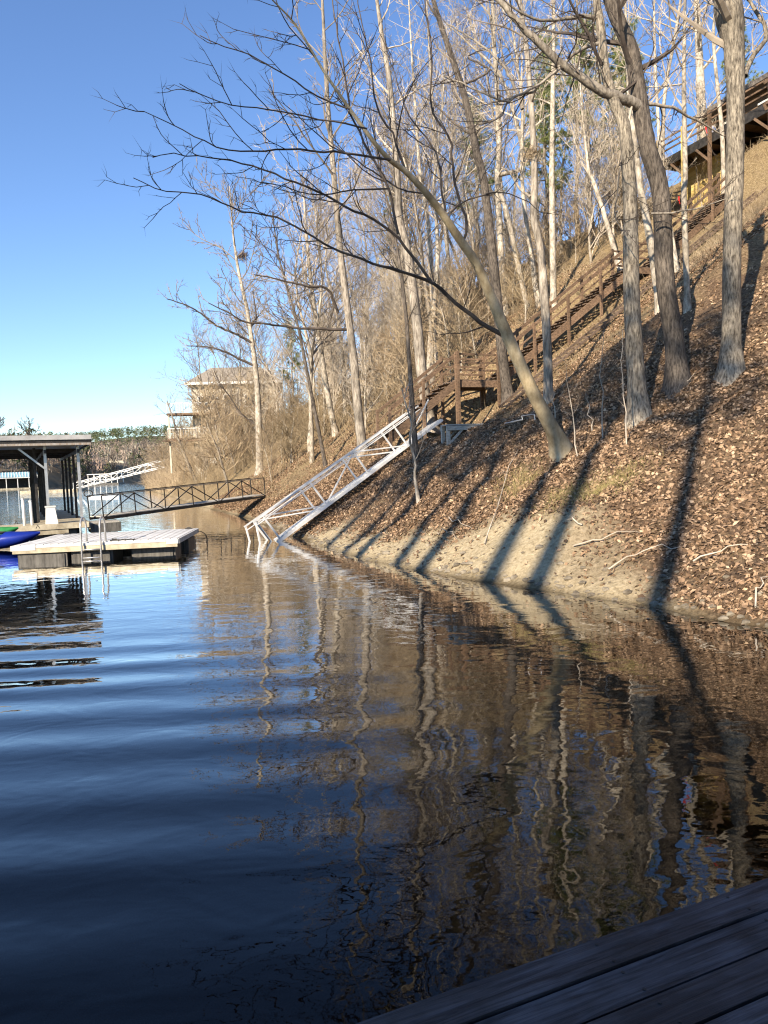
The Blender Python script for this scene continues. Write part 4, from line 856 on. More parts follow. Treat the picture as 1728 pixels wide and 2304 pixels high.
# ------------------------------------------------------------------ near dock under the camera, with an unseen roof added behind for shade
def build_near_dock():
    root = thing('wooden_dock', 'dark weathered plank dock in the shade at the water', 'dock', (0, 0, .5))
    q1, q2 = [CAM + ray(px, py) * ((.5 - CAM_Z) / ray(px, py)[2]) for px, py in ((811, 2296), (1728, 1972))]
    dth = math.atan2(q2[1] - q1[1], q2[0] - q1[0]); DU = np.array([math.cos(dth), math.sin(dth), 0]); DE = np.array([-math.sin(dth), math.cos(dth), 0]); e0 = float(np.dot(q1, DE)); FD = np.array([DU, DE, AZ])
    bw = .143; 
    # planks run across the shore line; their own object space follows the board
    pl = MB(); pl.box((-5.2, -bw / 2 + .006, -.038), (5.2, bw / 2 - .006, 0)); me = pl.mesh('plank'); g = np.random.default_rng(2)
    for i in range(46):
        o = link('plank', me, M['dock_plank'], root); c = DU * 1.0 + DE * (e0 - bw * (i + .5)); o.location = (c[0], c[1], float(g.normal(0, .002)))
        o.rotation_euler = (float(g.normal(0, .006)), 0, dth + float(g.normal(0, .0015)))
    sc_ = MB(); sc_.tube([(0, 0, -.01), (0, 0, .0025)], .0055, 8, True); sme = sc_.mesh('screw')
    for o in [x for x in root.children][:9]:
        for ux in (-4.5, -2, .5, 3):
            for vy in (-.04, .04):
                for dx in (0, .6, 1.2): k = link('screw', sme, M['metal_dark'], o); k.location = (ux + dx + float(g.normal(0, .006)), vy + float(g.normal(0, .004)), 0)
    m = MB(); m.box((-4.2, e0 - .09, .28), (6.2, e0 - .045, .455), FD); obj('rim_board', m, M['dock_plank'], root)
    for u in (-3.5, -1, 1.5, 4):
        m = MB(); m.box((u - .04, -4.4, .25), (u + .04, e0 - .1, .455), FD); obj('joist', m, M['dock_plank'], root)
        m = MB(); m.box((u - .5, -4.2, -.25), (u + .5, e0 - .3, .24), FD); obj('float', m, M['float_black'], root)
    r2 = thing('shade_roof', 'unseen roof added behind the camera to shade the dock', 'roof', AU * -3.2 + AE * -2.6 + AZ * .5)  # out-of-view roof on posts, added to keep the deck in shade
    m = MB(); m.box((-7.2, -5.6, 3.45), (.6, -.35, 3.6), FR); obj('roof_panel', m, M['roof_metal'], r2)
    for u in (-6.8, .2):
        for e in (-5.2, -.7):
            m = MB(); m.box((u - .06, e - .06, .45), (u + .06, e + .06, 3.45), FR); obj('post', m, M['metal_dark'], r2)
build_near_dock()

# ------------------------------------------------------------------ swim platform
def build_platform():
    A = np.array([-9.75, 19.05, 0]); B = np.array([-5.30, 18.55, 0]); D_ = np.array([-5.95, 22.5, 0])
    ax = nrm([.995, .10, 0]); ay = np.array([-ax[1], ax[0], 0]); W = 4.22; Dp = 3.5; fr = np.array([ax, ay, AZ]); root = thing('swim_platform', 'square white-decked swim float with black floats and a ladder', 'float', A)
    n = 22; bw = W / n; m = MB(); m.box((-bw / 2 + .014, .05, .40), (bw / 2 - .014, Dp - .05, .44)); me = m.mesh('deck_board')
    g = np.random.default_rng(4); yaw = math.atan2(ax[1], ax[0])
    for i in range(n):
        o = link('deck_board', me, M['deck_white'], root); o.location = tuple(ax * bw * (i + .5) + AZ * float(g.normal(0, .002))); o.rotation_euler = (0, 0, yaw)
    for lo, hi in (((-.02, -.03, .30), (W * .14, .045, .43)), ((W * .143, -.035, .36), (W * .93, .045, .425)), ((W * .933, -.03, .30), (W + .02, .045, .43)), ((-.02, Dp - .045, .30), (W + .02, Dp + .03, .43)), ((-.05, 0, .30), (-.005, Dp, .43)), ((W + .005, 0, .30), (W + .05, Dp, .43))):
        m = MB(); m.box(lo, hi, fr, A); obj('rim_board', m, M['deck_white'], root)
    m = MB(); m.box((.0, -.02, .22), (W, .03, .355), fr, A); obj('lower_rim_board', m, M['dock_tan'], root)
    m = MB(); m.box((.1, Dp * .5, .24), (W - .1, Dp * .5 + .05, .395), fr, A); obj('joist', m, M['dock_tan'], root)
    for x0, x1, y0, y1 in ((.1, 1.35, .06, 1.2), (1.42, 2.5, .16, 1.2), (2.95, 4.1, .3, 1.2), (.1, 1.35, 2.2, 3.4), (1.5, 2.7, 2.2, 3.4), (2.9, 4.15, 2.2, 3.4)):
        m = MB(); c = .06
        m.box((x0, y0, -.22), (x1, y1, .215), fr, A); m.box((x0 + c, y0 - .03, -.18), (x1 - c, y1 + .03, .17), fr, A); obj('float', m, M['float_black'], root)
    # ladder: two bent rails and rungs
    lad = thing('ladder_frame', None, None, A); lad.parent = None
    bpy.data.objects.remove(lad)
    for x in (1.78, 2.27):
        p = lambda y, z: A + ax * x + ay * y + AZ * z
        pts = [p(.38, .43), p(.38, .85)] + [p(.38 - .24 * (1 - math.cos(a)), .85 + .24 * math.sin(a)) for a in np.linspace(.2, math.pi - .05, 9)] + [p(-.10, .8), p(-.11, .3), p(-.11, -.35)]
        m = MB(); m.tube(np.array(pts), .026, 10, True); o = obj('ladder_rail', m, M['steel'], root, True)
    for z in (.04, .26, -.2):
        m = MB(); m.tube([A + ax * 1.78 + ay * -.11 + AZ * z, A + ax * 2.27 + ay * -.11 + AZ * z], .02, 8, True); obj('rung', m, M['steel'], root, True)
    for x, y in ((2.45, .12), (.25, 3.2), (3.9, 3.2)):
        m = MB(); m.box((x, y, .445), (x + .22, y + .05, .47), fr, A); m.box((x + .05, y + .01, .47), (x + .17, y + .04, .50), fr, A); obj('cleat', m, M['metal_dark'], root)
    m = MB(); q = [A + ax * 2.5 + ay * .12 + AZ * .47]
    for k in range(1, 12): q.append(A + ax * (2.5 + .055 * k) + ay * (.12 + .03 * math.sin(k * 1.7)) + AZ * (.455 + .012 * (k % 2)))
    m.tube(np.array(q), .016, 6); tag(obj('mooring_rope', m, M['rope'], smooth=True), 'dark rope heaped by the ladder on the swim float', 'rope')
    m = MB(); q = [A + ax * (W + .04) + ay * (3.3 - .0 * k) + AZ * .36 for k in range(1)] + [A + ax * (W + .04 + .28 * math.sin(a)) + ay * 3.3 + AZ * (.1 + .26 * math.cos(a)) for a in np.linspace(.2, 3.0, 10)] + [A + ax * (W - .05) + ay * 3.3 + AZ * -.2]
    m.tube(np.array(q), .014, 6); tag(obj('mooring_chain', m, M['rope'], smooth=True), 'dark chain hanging off the far corner of the swim float', 'chain')
build_platform()

# ------------------------------------------------------------------ covered boat dock and dark ramp
def build_boat_dock():
    ca, sa = math.cos(math.radians(26.5)), math.sin(math.radians(26.5)); AU = np.array([ca, sa, 0]); AE = np.array([-sa, ca, 0]); FR = np.array([AU, AE, AZ])
    R = np.array([-11.6, 28.2, 0]); P = lambda u, e, z=0: R + AU * u + AE * e + AZ * z
    root = thing('covered_dock', 'covered boat dock with dark posts, flat metal roof and tan deck', 'boat dock', R)
    def bx(name, lo, hi, mat): m = MB(); m.box(lo, hi, FR, R); return obj(name, m, mat, root)
    # deck
    n = 62; b = MB(); b.box((-8, -.068, .45), (.1, .068, .5), FR); 
    for i in range(11):
        m = MB(); m.box((-8, -.7 + i * .145, .44), (.12, -.7 + i * .145 + .139, .485), FR, R); obj('deck_board', m, M['dock_tan'], root)
    fb = MB(); fb.box((-1.55, -.068, .44), (.1, .068, .485), FR); me = fb.mesh('finger_board')
    for i in range(84):
        o = link('finger_board', me, M['dock_tan'], root); o.location = tuple(AE * (.97 + .145 * i))
    bx('front_rim', (-8, -.76, .30), (.12, -.705, .50), M['dock_tan'])
    bx('front_rim', (-8, -.72, .12), (-.6, -.68, .296), M['dock_tan'])
    bx('side_rim', (.122, -.7, .22), (.17, 13, .48), M['dock_tan'])
    for u0, u1, e0, e1 in ((-1.9, -.3, -.5, .7), (-4.2, -2.4, -.5, .7), (-1.4, 0.05, 3, 5), (-1.4, 0.05, 8, 10)): bx('float', (u0, e0, -.25), (u1, e1, .27), M['float_black'])
    m = MB(); m.box((.2, -.5, .05), (1.3, .8, .40), FR, R); obj('landing_float', m, M['float_black'], root)
    m = MB(); m.box((.18, -.45, .402), (1.25, .75, .45), FR, R); obj('landing_deck', m, M['grey_wood'], root)
    # posts
    for e in (.45, 3.2, 6.0, 8.8, 11.8):
        for u in (-.03, -1.2): bx('post', (u - .05, e - .05, .3 if u > -1 else -.3), (u + .05, e + .05, 3.42), M['metal_dark'] if e > 1 else M['steel'])
        bx('post', (-6.05, e - .05, -.3), (-5.95, e + .05, 3.42), M['metal_dark'])
        bx('post', (-1.6, e + .9 - .05, -.3), (-1.5, e + .95, 3.40), M['metal_dark'])
        if e > 1: bx('roof_beam', (-8.2, e - .04, 3.28), (.2, e + .04, 3.425), M['metal_dark'])
    for u in (-.03, -1.2): bx('roof_beam', (u - .04, .0, 3.15), (u + .04, 12.6, 3.278), M['metal_dark'])
    m = MB(); m.beam(P(-1.2, .42, 2.55), P(-2.1, .42, 3.35), .06, .07); obj('brace', m, M['steel'], root)
    m = MB(); m.beam(P(-1.2, 3.2, 2.55), P(-2.1, 3.2, 3.35), .06, .07); obj('brace', m, M['metal_dark'], root)
    # roof
    n = 14
    for i in range(n):
        m = MB(); m.box((-8.3, -.3 + i * .95, 3.50), (.38, -.3 + i * .95 + .93, 3.56), FR, R); m.box((-8.3, -.3 + i * .95 + .9, 3.561), (.38, -.3 + i * .95 + .95, 3.585), FR, R); obj('roof_panel', m, M['roof_metal'], root)
    bx('fascia', (-8.3, -.36, 3.63), (.42, -.302, 3.80), M['roof_metal']); bx('fascia', (-8.25, -.33, 3.42), (.40, -.28, 3.50), M['rust']); bx('fascia', (-8.25, -.3, 3.505), (.40, -.285, 3.625), M['metal_dark']); bx('fascia', (.385, -.3, 3.44), (.43, 13.05, 3.72), M['metal_dark'])
    # extras
    b = thing('dock_box', 'narrow white dock pedestal box standing by the front post', 'box', P(-1.15, -.15, .485))
    m = MB(); a = [P(-1.35, -.4, .487), P(-.92, -.4, .487), P(-.92, 0, .487), P(-1.35, 0, .487), P(-1.31, -.35, 1.1), P(-1.0, -.35, 1.1), P(-1.0, -.03, 1.1), P(-1.31, -.03, 1.1)]
    m.add(a, [(3, 2, 1, 0), (4, 5, 6, 7), (0, 1, 5, 4), (1, 2, 6, 5), (2, 3, 7, 6), (3, 0, 4, 7)]); obj('body', m, M['white_paint'], b)
    m = MB(); m.box((-1.34, -.37, 1.102), (-.97, -.01, 1.16), FR, R); obj('lid', m, M['white_paint'], b)
    for u, h, lab in ((-2.05, 1.45, 'taller white mooring pipe left of the dock box'), (-1.8, 1.36, 'shorter white mooring pipe right next to the dock box')):
        m = MB(); m.tube([P(u, -.35, .2), P(u - .02, -.35, h)], .05, 10, True); t = thing('mooring_pipe', lab, 'pipe', P(u, -.35, .2)); obj('shaft', m, M['white_paint'], t, True); m = MB(); m.tube([P(u - .02, -.35, h + .002), P(u - .02, -.35, h + .04)], .06, 10, True); obj('cap', m, M['white_paint'], t)
    m = MB(); th = np.linspace(0, 15, 44); c = P(.25, .3, 1.55); m.tube(np.array([c + AU * .16 * math.cos(a) + AZ * (.13 * math.sin(a)) + AE * .004 * i for i, a in enumerate(th)]), .018, 6); tag(obj('rope_coil', m, M['rope'], smooth=True), 'coiled rope hung on the corner post of the covered dock', 'rope')
    m = MB(); m.box((-.16, .25, .5), (-.11, .3, 1.5), FR, R)
    # dark ramp to the shore
    t_end = hit(597, 1120); E = at(597, 1117, t_end); S = P(.75, .25, .52); c = nrm(E - S); v = nrm(np.cross(c, AZ)); w = np.cross(v, c); L = np.linalg.norm(E - S)
    if v[1] > 0: v = -v
    g = thing('dock_ramp', 'dark metal truss ramp from the covered dock to the shore', 'gangway', S)
    nb = 6; Wd = .95; Hh = .92
    for side in (0, 1):
        o = v * (-Wd * side)
        m = MB(); m.beam(S + o, E + o, .06, .09, w); obj('bottom_chord', m, M['metal_dark'], g)
        m = MB(); m.beam(S + o + w * Hh, E + o + w * Hh, .04, .04, w); obj('top_rail', m, M['bark_mid'] if side == 0 else M['metal_dark'], g)
        for k in range(nb + 1):
            p = S + o + c * L * k / nb; m = MB(); m.beam(p, p + w * Hh, .035, .035, c); obj('post', m, M['metal_dark'], g)
            if k < nb:
                q = S + o + c * L * (k + 1) / nb; m = MB()
                if k % 2 == 0: m.beam(p + w * .03, q + w * Hh * .97, .035, .035, v)
                else: m.beam(p + w * Hh * .97, q + w * .03, .035, .035, v)
                obj('diagonal', m, M['metal_dark'], g)
    um = MB(); um.beam((0, 0, 0), tuple(v * -Wd), .13, .03, w); me = um.mesh('tread_board'); nt = int(L / .145)
    for k in range(nt):
        ob = link('tread_board', me, M['grey_wood'], g); ob.location = tuple(c * L * (k + .5) / nt + w * .085)
    # kayaks
    def kayak(name, lab, cen, dirv, L, mat, w0=.36, h0=.3):
        d = nrm(dirv); n_ = np.array([-d[1], d[0], 0]); t = thing(name, lab, 'kayak', cen); N_ = 22; K = 14; vv = []
        for i in range(N_ + 1):
            x = -1 + 2 * i / N_; f = (1 - abs(x) ** 2.4) ** .75; rise = .16 * abs(x) ** 3
            for k in range(K):
                a = 2 * math.pi * k / K; hy = w0 * f * math.cos(a); hz = (h0 * .62 if math.sin(a) < 0 else h0 * .45 * (1 if abs(x) > .28 else .6)) * math.sin(a) * max(f, .12) + rise
                vv.append(np.asarray(cen) + d * x * L / 2 + n_ * hy + AZ * (hz + h0 * .6))
        q = [(i * K + k, i * K + (k + 1) % K, (i + 1) * K + (k + 1) % K, (i + 1) * K + k) for i in range(N_) for k in range(K)]
        obj('hull', MB().add(vv, q), mat, t, True)
        m = MB(); a = np.linspace(0, 2 * math.pi, 25); m.tube(np.array([np.asarray(cen) + d * (.55 * math.cos(x)) + n_ * (.26 * math.sin(x)) + AZ * (h0 * .98) for x in a]), .03, 6); obj('cockpit_rim', m, M['metal_dark'], t, True)
        m = MB(); m.tube(np.array([np.asarray(cen) + d * (L / 2 - .12) + AZ * (h0 * .95 + .1), np.asarray(cen) + d * (L / 2 - .06) + AZ * (h0 + .18), np.asarray(cen) + d * (L / 2 - .0) + AZ * (h0 * .95 + .1)]), .012, 6); obj('grab_handle', m, M['rope'], t)
    kayak('kayak', 'blue plastic kayak floating beside the swim float', (-12.4, 22.8, .03), (1, .05, 0), 3.2, M['blue_plastic'], .42, .52)
    kayak('kayak', 'green plastic kayak behind the blue one', (-13.75, 24.3, .12), (1, .1, 0), 3.0, M['green_plastic'], .4, .5)
build_boat_dock()

# ------------------------------------------------------------------ houses
def window(root, org, fr, x, z, w, h, y=-.02, bars=True):
    m = MB(); m.box((x, y - .03, z), (x + w, y + .0, z + h), fr, org); wd = obj('window', m, M['glass'], root)
    m = MB(); t = .09
    m.box((x - t, y - .07, z - t), (x + w + t, y - .02, z), fr, org); m.box((x - t, y - .07, z + h), (x + w + t, y - .02, z + h + t), fr, org)
    m.box((x - t, y - .07, z + .001), (x, y - .02, z + h - .001), fr, org); m.box((x + w, y - .07, z + .001), (x + w + t, y - .02, z + h - .001), fr, org)
    if bars: m.box((x + w / 2 - .03, y - .06, z + .002), (x + w / 2 + .03, y - .031, z + h - .002), fr, org)
    sub('frame', m, M['white_paint'], wd)
def build_cream_house():
    org = at(438, 1016, 78); org[2] = 3.6
    ax = nrm([1, .12, 0]); ay = np.array([-ax[1], ax[0], 0]); fr = np.array([ax, ay, AZ]); W, Dp, Hh = 9.0, 9.0, 8.2
    root = thing('lake_house', 'tall cream three-storey lake house behind bare trees on the far bank', 'house', org)
    m = MB(); m.box((0, 0, -2.5), (W, Dp, Hh - .02), fr, org); obj('wall', m, M['cream_siding'], root)
    bm_ = MB(); bm_.box((0, -.03, 0), (W, 0, .27), fr, (0, 0, 0)); me = bm_.mesh('siding_board')
    for i in range(28):
        o = link('siding_board', me, M['cream_siding'], root); o.location = (0, 0, .29 * i); o.rotation_euler = (.0, 0, 0)
    m = MB(); zr = Hh
    v = [(-.6, -.7, zr), (W + .6, -.7, zr), (W + .6, Dp + .7, zr), (-.6, Dp + .7, zr), (1.8, 3.4, zr + 2.1), (W - 1.8, 3.4, zr + 2.1), (W - 1.8, Dp - 3.4, zr + 2.1), (1.8, Dp - 3.4, zr + 2.1)]
    m.add([org + ax * a + ay * b + AZ * c for a, b, c in v], [(3, 2, 1, 0), (4, 5, 6, 7), (0, 1, 5, 4), (1, 2, 6, 5), (2, 3, 7, 6), (3, 0, 4, 7)]); obj('roof', m, pmat('tan_shingle', (.22, .18, .135), (.36, .31, .24), 8, .9, .3), root)
    m = MB(); m.box((-.62, -.74, zr - .2), (W + .62, -.702, zr + .06), fr, org); obj('eave_board', m, M['white_paint'], root)
    for x, z, w, h in ((.7, 5.6, 1.9, 1.2), (3.4, 5.7, 1.2, 1.2), (5.6, 5.7, 1.4, 1.2), (3.6, 3.0, 1.2, 1.3), (5.6, 3.0, 1.6, 1.3), (.7, 3.0, 1.6, 1.6)): window(root, org, fr, x, z, w, h, -.05)
    for x in (1.6, 5.2):
        m = MB(); m.box((x, -.09, -.3), (x + 2.3, -.05, 1.7), fr, org); dr = obj('garage_door', m, M['white_paint'], root)
        m = MB()
        for k in range(4): m.box((x + .05, -.12, -.25 + k * .48), (x + 2.25, -.091, .17 + k * .48), fr, org)
        sub('panel', m, M['white_paint'], dr)
    for z in (2.4, 5.0):
        m = MB(); m.box((-2.4, -1.9, z - .2), (2.6, -.06, z), fr, org); d = obj('balcony', m, M['brown_wood'], root)
        m = MB()
        m.box((-2.4, -1.9, z + .95), (2.6, -1.83, z + 1.05), fr, org)
        for k in range(20): m.box((-2.38 + k * .26, -1.88, z + .001), (-2.34 + k * .26, -1.85, z + .949), fr, org)
        sub('railing', m, M['white_paint'], d)
    for x in (-2.3, 2.4):
        m = MB(); m.box((x, -1.85, -1.2), (x + .16, -1.69, 4.79), fr, org); obj('balcony_post', m, M['cream_siding'], root)
    m = MB(); m.box((-2.8, -2.6, 2.05), (1.4, -1.92, 2.18), fr, org); obj('awning', m, M['brown_wood'], root)
build_cream_house()

def build_hill_house():
    U0, S0, S1, ZF = 29.3, 22.6, 31.4, 17.8
    base = AU * U0 + AE * S0; O = np.zeros(3); root = thing('hill_house', 'yellow-sided house with a brown raised deck at the top of the stairs', 'house', (base[0], base[1], 14.5))
    def bx(name, lo, hi, mat): m = MB(); m.box(lo, hi, FR, O); return obj(name, m, mat, root)
    bx('wall', (U0 + 1.5, S0 + 6.0, 13.5), (U0 + 8, S1 - .2, ZF - .35), M['yellow_siding']); bx('wall', (U0 + 2.2, S0 + .6, 13.5), (U0 + 8, S0 + 5.99, ZF - .36), M['brown_wood'])
    bx('upper_wall', (U0 + 3.6, S0 + .6, ZF + .05), (U0 + 9, S1 - .4, ZF + 2.6), M['brown_wood'])
    sm = MB(); sm.box((-.035, S0 + 6.02, 0), (0, S1 - .22, .19), FR); me = sm.mesh('siding_board')
    for i in range(16): o = link('siding_board', me, M['yellow_siding'], root); o.location = tuple(AU * (U0 + 1.5) + AZ * (ZF - .6 - .205 * i) - np.array(root['_o']))
    for x in (S0 + 1.4, S0 + 4.2, S0 + 6.6):
        m = MB(); m.box((U0 + 3.55, x, ZF + .6), (U0 + 3.59, x + 1.3, ZF + 2.0), FR, O); wd = obj('window', m, M['glass'], root)
        m = MB(); m.box((U0 + 3.5, x - .1, ZF + 2.001), (U0 + 3.58, x + 1.4, ZF + 2.1), FR, O); m.box((U0 + 3.5, x - .1, ZF + .5), (U0 + 3.58, x + 1.4, ZF + .599), FR, O); m.box((U0 + 3.52, x + .62, ZF + .6), (U0 + 3.549, x + .68, ZF + 2.0), FR, O); sub('frame', m, M['white_paint'], wd)
    bx('roof', (U0 + 2.6, S0 - .4, ZF + 2.62), (U0 + 9.5, S1 + .3, ZF + 2.85), M['roof_shingle'])
    n = 26
    for i in range(n): bx('deck_board', (U0 + .01 + i * .14, S0, ZF - .045), (U0 + .01 + i * .14 + .13, S1, ZF), M['brown_wood'])
    bx('rim_board', (U0 - .05, S0, ZF - .42), (U0, S1, ZF + .02), M['metal_dark'])
    for i in range(9): bx('joist', (U0 + .02, S0 + .1 + i * 1.08, ZF - .32), (U0 + 3.5, S0 + .15 + i * 1.08, ZF - .05), M['metal_dark'])
    bx('end_board', (U0 + .01, S0 - .05, ZF - .42), (U0 + 3.6, S0 - .003, ZF + .02), M['brown_wood'])
    for z in (.38, .68, .98): bx('rail', (U0 - .05, S0, ZF + z), (U0, S1, ZF + z + .08), M['brown_wood']); bx('rail', (U0 + .01, S0 - .06, ZF + z), (U0 + 3.6, S0 - .01, ZF + z + .08), M['brown_wood'])
    for i in range(6):
        e = S0 + .1 + i * 1.72; p = AU * U0 + AE * e; gz = float(ground(p[0], p[1]))
        bx('deck_post', (U0 - .2, e - .07, gz - .4), (U0 - .055, e + .07, ZF + 1.1), M['yellow_siding'] if i > 3 else M['brown_wood'])
        m = MB(); m.beam(AU * (U0 - .12) + AE * e + AZ * (ZF - 1.3), AU * (U0 - .12) + AE * (e + .85) + AZ * (ZF - .45), .07, .1); obj('brace', m, M['brown_wood'], root)
    # short stair down the near end of the deck
    p0 = AU * (U0 - 3.0) + AE * (S0 - 1.2) + AZ * (ZF - 1.7); p1 = AU * (U0 + 2.2) + AE * (S0 - 1.2) + AZ * (ZF + 1.6)
    for h, dz in ((0, .26), (.95, .1)):
        for e in (0, .9): m = MB(); m.beam(p0 + AZ * h + AE * e, p1 + AZ * h + AE * e, .06, dz); obj('stair_rail', m, M['brown_wood'], root)
    for k in range(5):
        q = p0 + (p1 - p0) * k / 4; m = MB(); m.beam(q - AZ * 1.6 - AE * .08, q + AZ * 1.0 - AE * .08, .09, .09, AU); obj('stair_post', m, M['brown_wood'], root)
    tm = MB(); tm.box((-.13, .04, -.02), (.13, .86, .02), FR); me = tm.mesh('stair_tread')
    for k in range(16): q = p0 + (p1 - p0) * (k + .5) / 16; o = link('stair_tread', me, M['tread_wood'], root); o.location = tuple(q - np.array(root['_o']))
    for px, py, t, lab in ((1527, 447, 31, 'red marker ribbon tied on a pale trunk below the deck'), (1588, 288, 31.5, 'red marker ribbon high on the stout white trunk')):
        c = at(px, py, t); m = MB(); m.box((-.035, -.02, -.10), (.04, .0, .09), FR, c); m.beam(c + AU * .02 - AZ * .08, c + AU * .07 - AZ * .22, .03, .02); tag(obj('ribbon', m, M['red_cloth']), lab, 'ribbon')
build_hill_house()

# ------------------------------------------------------------------ nest and leaf clumps
def build_nests():
    g = np.random.default_rng(6)
    def clump(px, py, t, r, name, lab, mat):
        c = at(px, py, t); n = 260; P = c + g.normal(0, r * .45, (n, 3)) * np.array([1, 1, .7]); D = g.normal(0, 1, (n, 3)); D /= np.linalg.norm(D, axis=1, keepdims=True); mb = MB(); mb.twigs(P, D, g.uniform(r * .4, r * 1.0, n), np.full(n, .012), .2, 0, g); tag(obj(name, mb, mat), lab, 'nest')
    clump(546, 576, hit(584, 1062), .42, 'bird_nest', 'round twig nest high in the white-trunked tree', M['nest'])
    t = hit(*c3((670, 1020))[0]); clump(*c5((445, 790))[0], t, .28, 'leaf_nest', 'brown leaf nest on the slim grey tree', M['brush'])
build_nests()

# ------------------------------------------------------------------ far shore
def build_far():
    g = np.random.default_rng(12)
    # far ridge
    def ridge(name, lab, x0, x1, y0, depth, hf, col, seed):
        nx, ny = 80, 10; X, T = np.meshgrid(np.linspace(x0, x1, nx), np.linspace(0, 1, ny), indexing='ij'); Hx = hf(X); Z = -1 + (Hx + 1) * np.sin(T * 1.45) + 2 * fbm(X * .01, T * 3, seed, 3); Z[:, 0] = -1; Y = y0(X) + depth * T
        idx = np.arange(nx * ny).reshape(nx, ny); q = np.stack([idx[:-1, :-1], idx[1:, :-1], idx[1:, 1:], idx[:-1, 1:]], -1).reshape(-1, 4)
        tag(obj(name, MB().add(np.stack([X, Y, Z], -1).reshape(-1, 3), q), pmat(name + '_soil', (.08, .06, .04), (.22, .17, .11), .05, .95, 0), smooth=True), lab, None, kind='structure')
        return lambda x, t: (y0(x) + depth * t, -1 + (hf(x) + 1) * np.sin(t * 1.45))
    f1 = ridge('hills', 'wooded ridge across the far end of the lake', -760, 260, lambda x: 820 + 0 * x, 420, lambda x: 68 + 9 * fbm(x * .006, x * 0, 3, 3), None, 5)
    f2 = ridge('hills', 'shaded wooded shore across the cove', -300, -112, lambda x: 232 + np.maximum(0, (x + 128)) * 6, 90, lambda x: 9 + 5 * np.clip((-122 - x) / 30, 0, 1) + 0 * x, None, 6)
    def forest(name, lab, n, f, xr, hr, wr, pg, tg, seed):
        gg = np.random.default_rng(seed); x = gg.uniform(*xr, n); t = gg.random(n); y, z = f(x, t); h = gg.uniform(*hr, n); w = gg.uniform(*wr, n); pine_ = gg.random(n) < pg(t); K = tg
        # each crown is a cloud of small leaf-sized faces filling an egg shape
        th = gg.uniform(0, 6.283, (n, K)); u = gg.random((n, K)); prof = np.where(pine_[:, None], np.sin(np.pi * np.clip(.15 + .85 * u, 0, 1)) ** .8, np.sin(np.pi * np.clip(.05 + .9 * u, 0, 1)) ** .6); rr = prof * np.sqrt(gg.random((n, K))) * w[:, None] / 2
        c = np.stack([x[:, None] + rr * np.cos(th), y[:, None] + rr * np.sin(th), z[:, None] + h[:, None] * (np.where(pine_[:, None], .35, .12) + np.where(pine_[:, None], .65, .88) * u)], -1).reshape(-1, 3)
        sz = np.repeat(w, K)[:, None] * gg.uniform(.08, .2, (n * K, 1)); a = gg.normal(0, 1, c.shape); b = gg.normal(0, 1, c.shape)
        sq = np.where(np.repeat(pine_, K)[:, None], 1.0, .0) ; a = a * np.where(sq > 0, np.array([[1, 1, .6]]), np.array([[.35, .35, 1.5]]))
        v = np.stack([c, c + a * sz, c + b * sz * np.where(sq > 0, .9, .35)], 1).reshape(-1, 3)
        base = np.where(pine_[:, None], np.array([[.10, .12, .055]]), np.array([[.32, .265, .205]])) * gg.uniform(.65, 1.35, (n, 1)); base[:, 0] *= gg.uniform(.9, 1.15, n)  # crown colours lightened to stand in for distance haze
        col = np.repeat(np.concatenate([base, np.ones((n, 1))], 1), K * 3, 0)
        mb = MB(); mb.add(v, t=np.arange(len(v)).reshape(-1, 3), col=col); tag(obj(name, mb, M['forest']), lab, 'forest', kind='stuff')
    forest('forest', 'pine and bare wood covering the far ridge', 4600, f1, (-700, 200), (13, 19), (5, 9), lambda t: np.where(t > .42, .88, .22), 42, 41)
    forest('forest', 'dark bare wood on the shaded shore across the cove', 300, f2, (-200, -113), (7, 12), (4, 7), lambda t: .25 + 0 * t, 70, 42)
    # bare trees standing out on the shaded shore
    rt = None
    for i, x in enumerate(np.linspace(-136, -114, 12)):
        y, z = f2(np.array(x), np.array(.04 + .08 * (i % 3))); loc = (x, float(y), float(z))
        if rt is None: rt = make_tree('shore_tree', 'dark bare tree on the shore across the cove', 'tree', loc, 17, .28, 401, M['bark_dark'], M['twig_dark'], (0, 0), .25, 22, (.22, .36), (.4, 1.0), 'bare trees across the cove', .8, .045)
        else: copy_thing(rt, loc, i * 1.3, .6 + .05 * (i % 4) + (.62 if x < -124 else 0))
    # blue roofed boathouse
    O = at(92, 1099, 215); O[2] = 0; ax = nrm([1, .55, 0]); ay = np.array([-ax[1], ax[0], 0]); fr = np.array([ax, ay, AZ])
    b = thing('boathouse', 'teal-roofed open boathouse across the water', 'boathouse', O); L = 30
    def bx(root, org, f_, name, lo, hi, mat): m = MB(); m.box(lo, hi, f_, org); return obj(name, m, mat, root)
    m = MB(); v = [(-L, -.6, 3.5), (.4, -.6, 3.5), (.4, 6.6, 3.5), (-L, 6.6, 3.5), (-L, 3, 5.0), (-1.2, 3, 5.0)]
    m.add([O + ax * a + ay * c + AZ * z for a, c, z in v], [(0, 1, 5, 4), (2, 3, 4, 5)], [(1, 2, 5), (3, 0, 4)]); rf = obj('roof', m, M['teal_roof'], b)
    m = MB()
    for i in range(40): x = -L + .3 + i * .74; m.add([O + ax * (x + o) + ay * c + AZ * (z + dz) for c, z in ((-.62, 3.5), (2.9, 4.97)) for o, dz in ((0, .03), (.22, .03), (.11, .14))], [(0, 1, 4, 3), (1, 2, 5, 4), (2, 0, 3, 5)])
    sub('rib', m, M['white_paint'], rf)
    bx(b, O, fr, 'eave_beam', (-L, -.62, 3.22), (.35, -.5, 3.47), M['white_paint'])
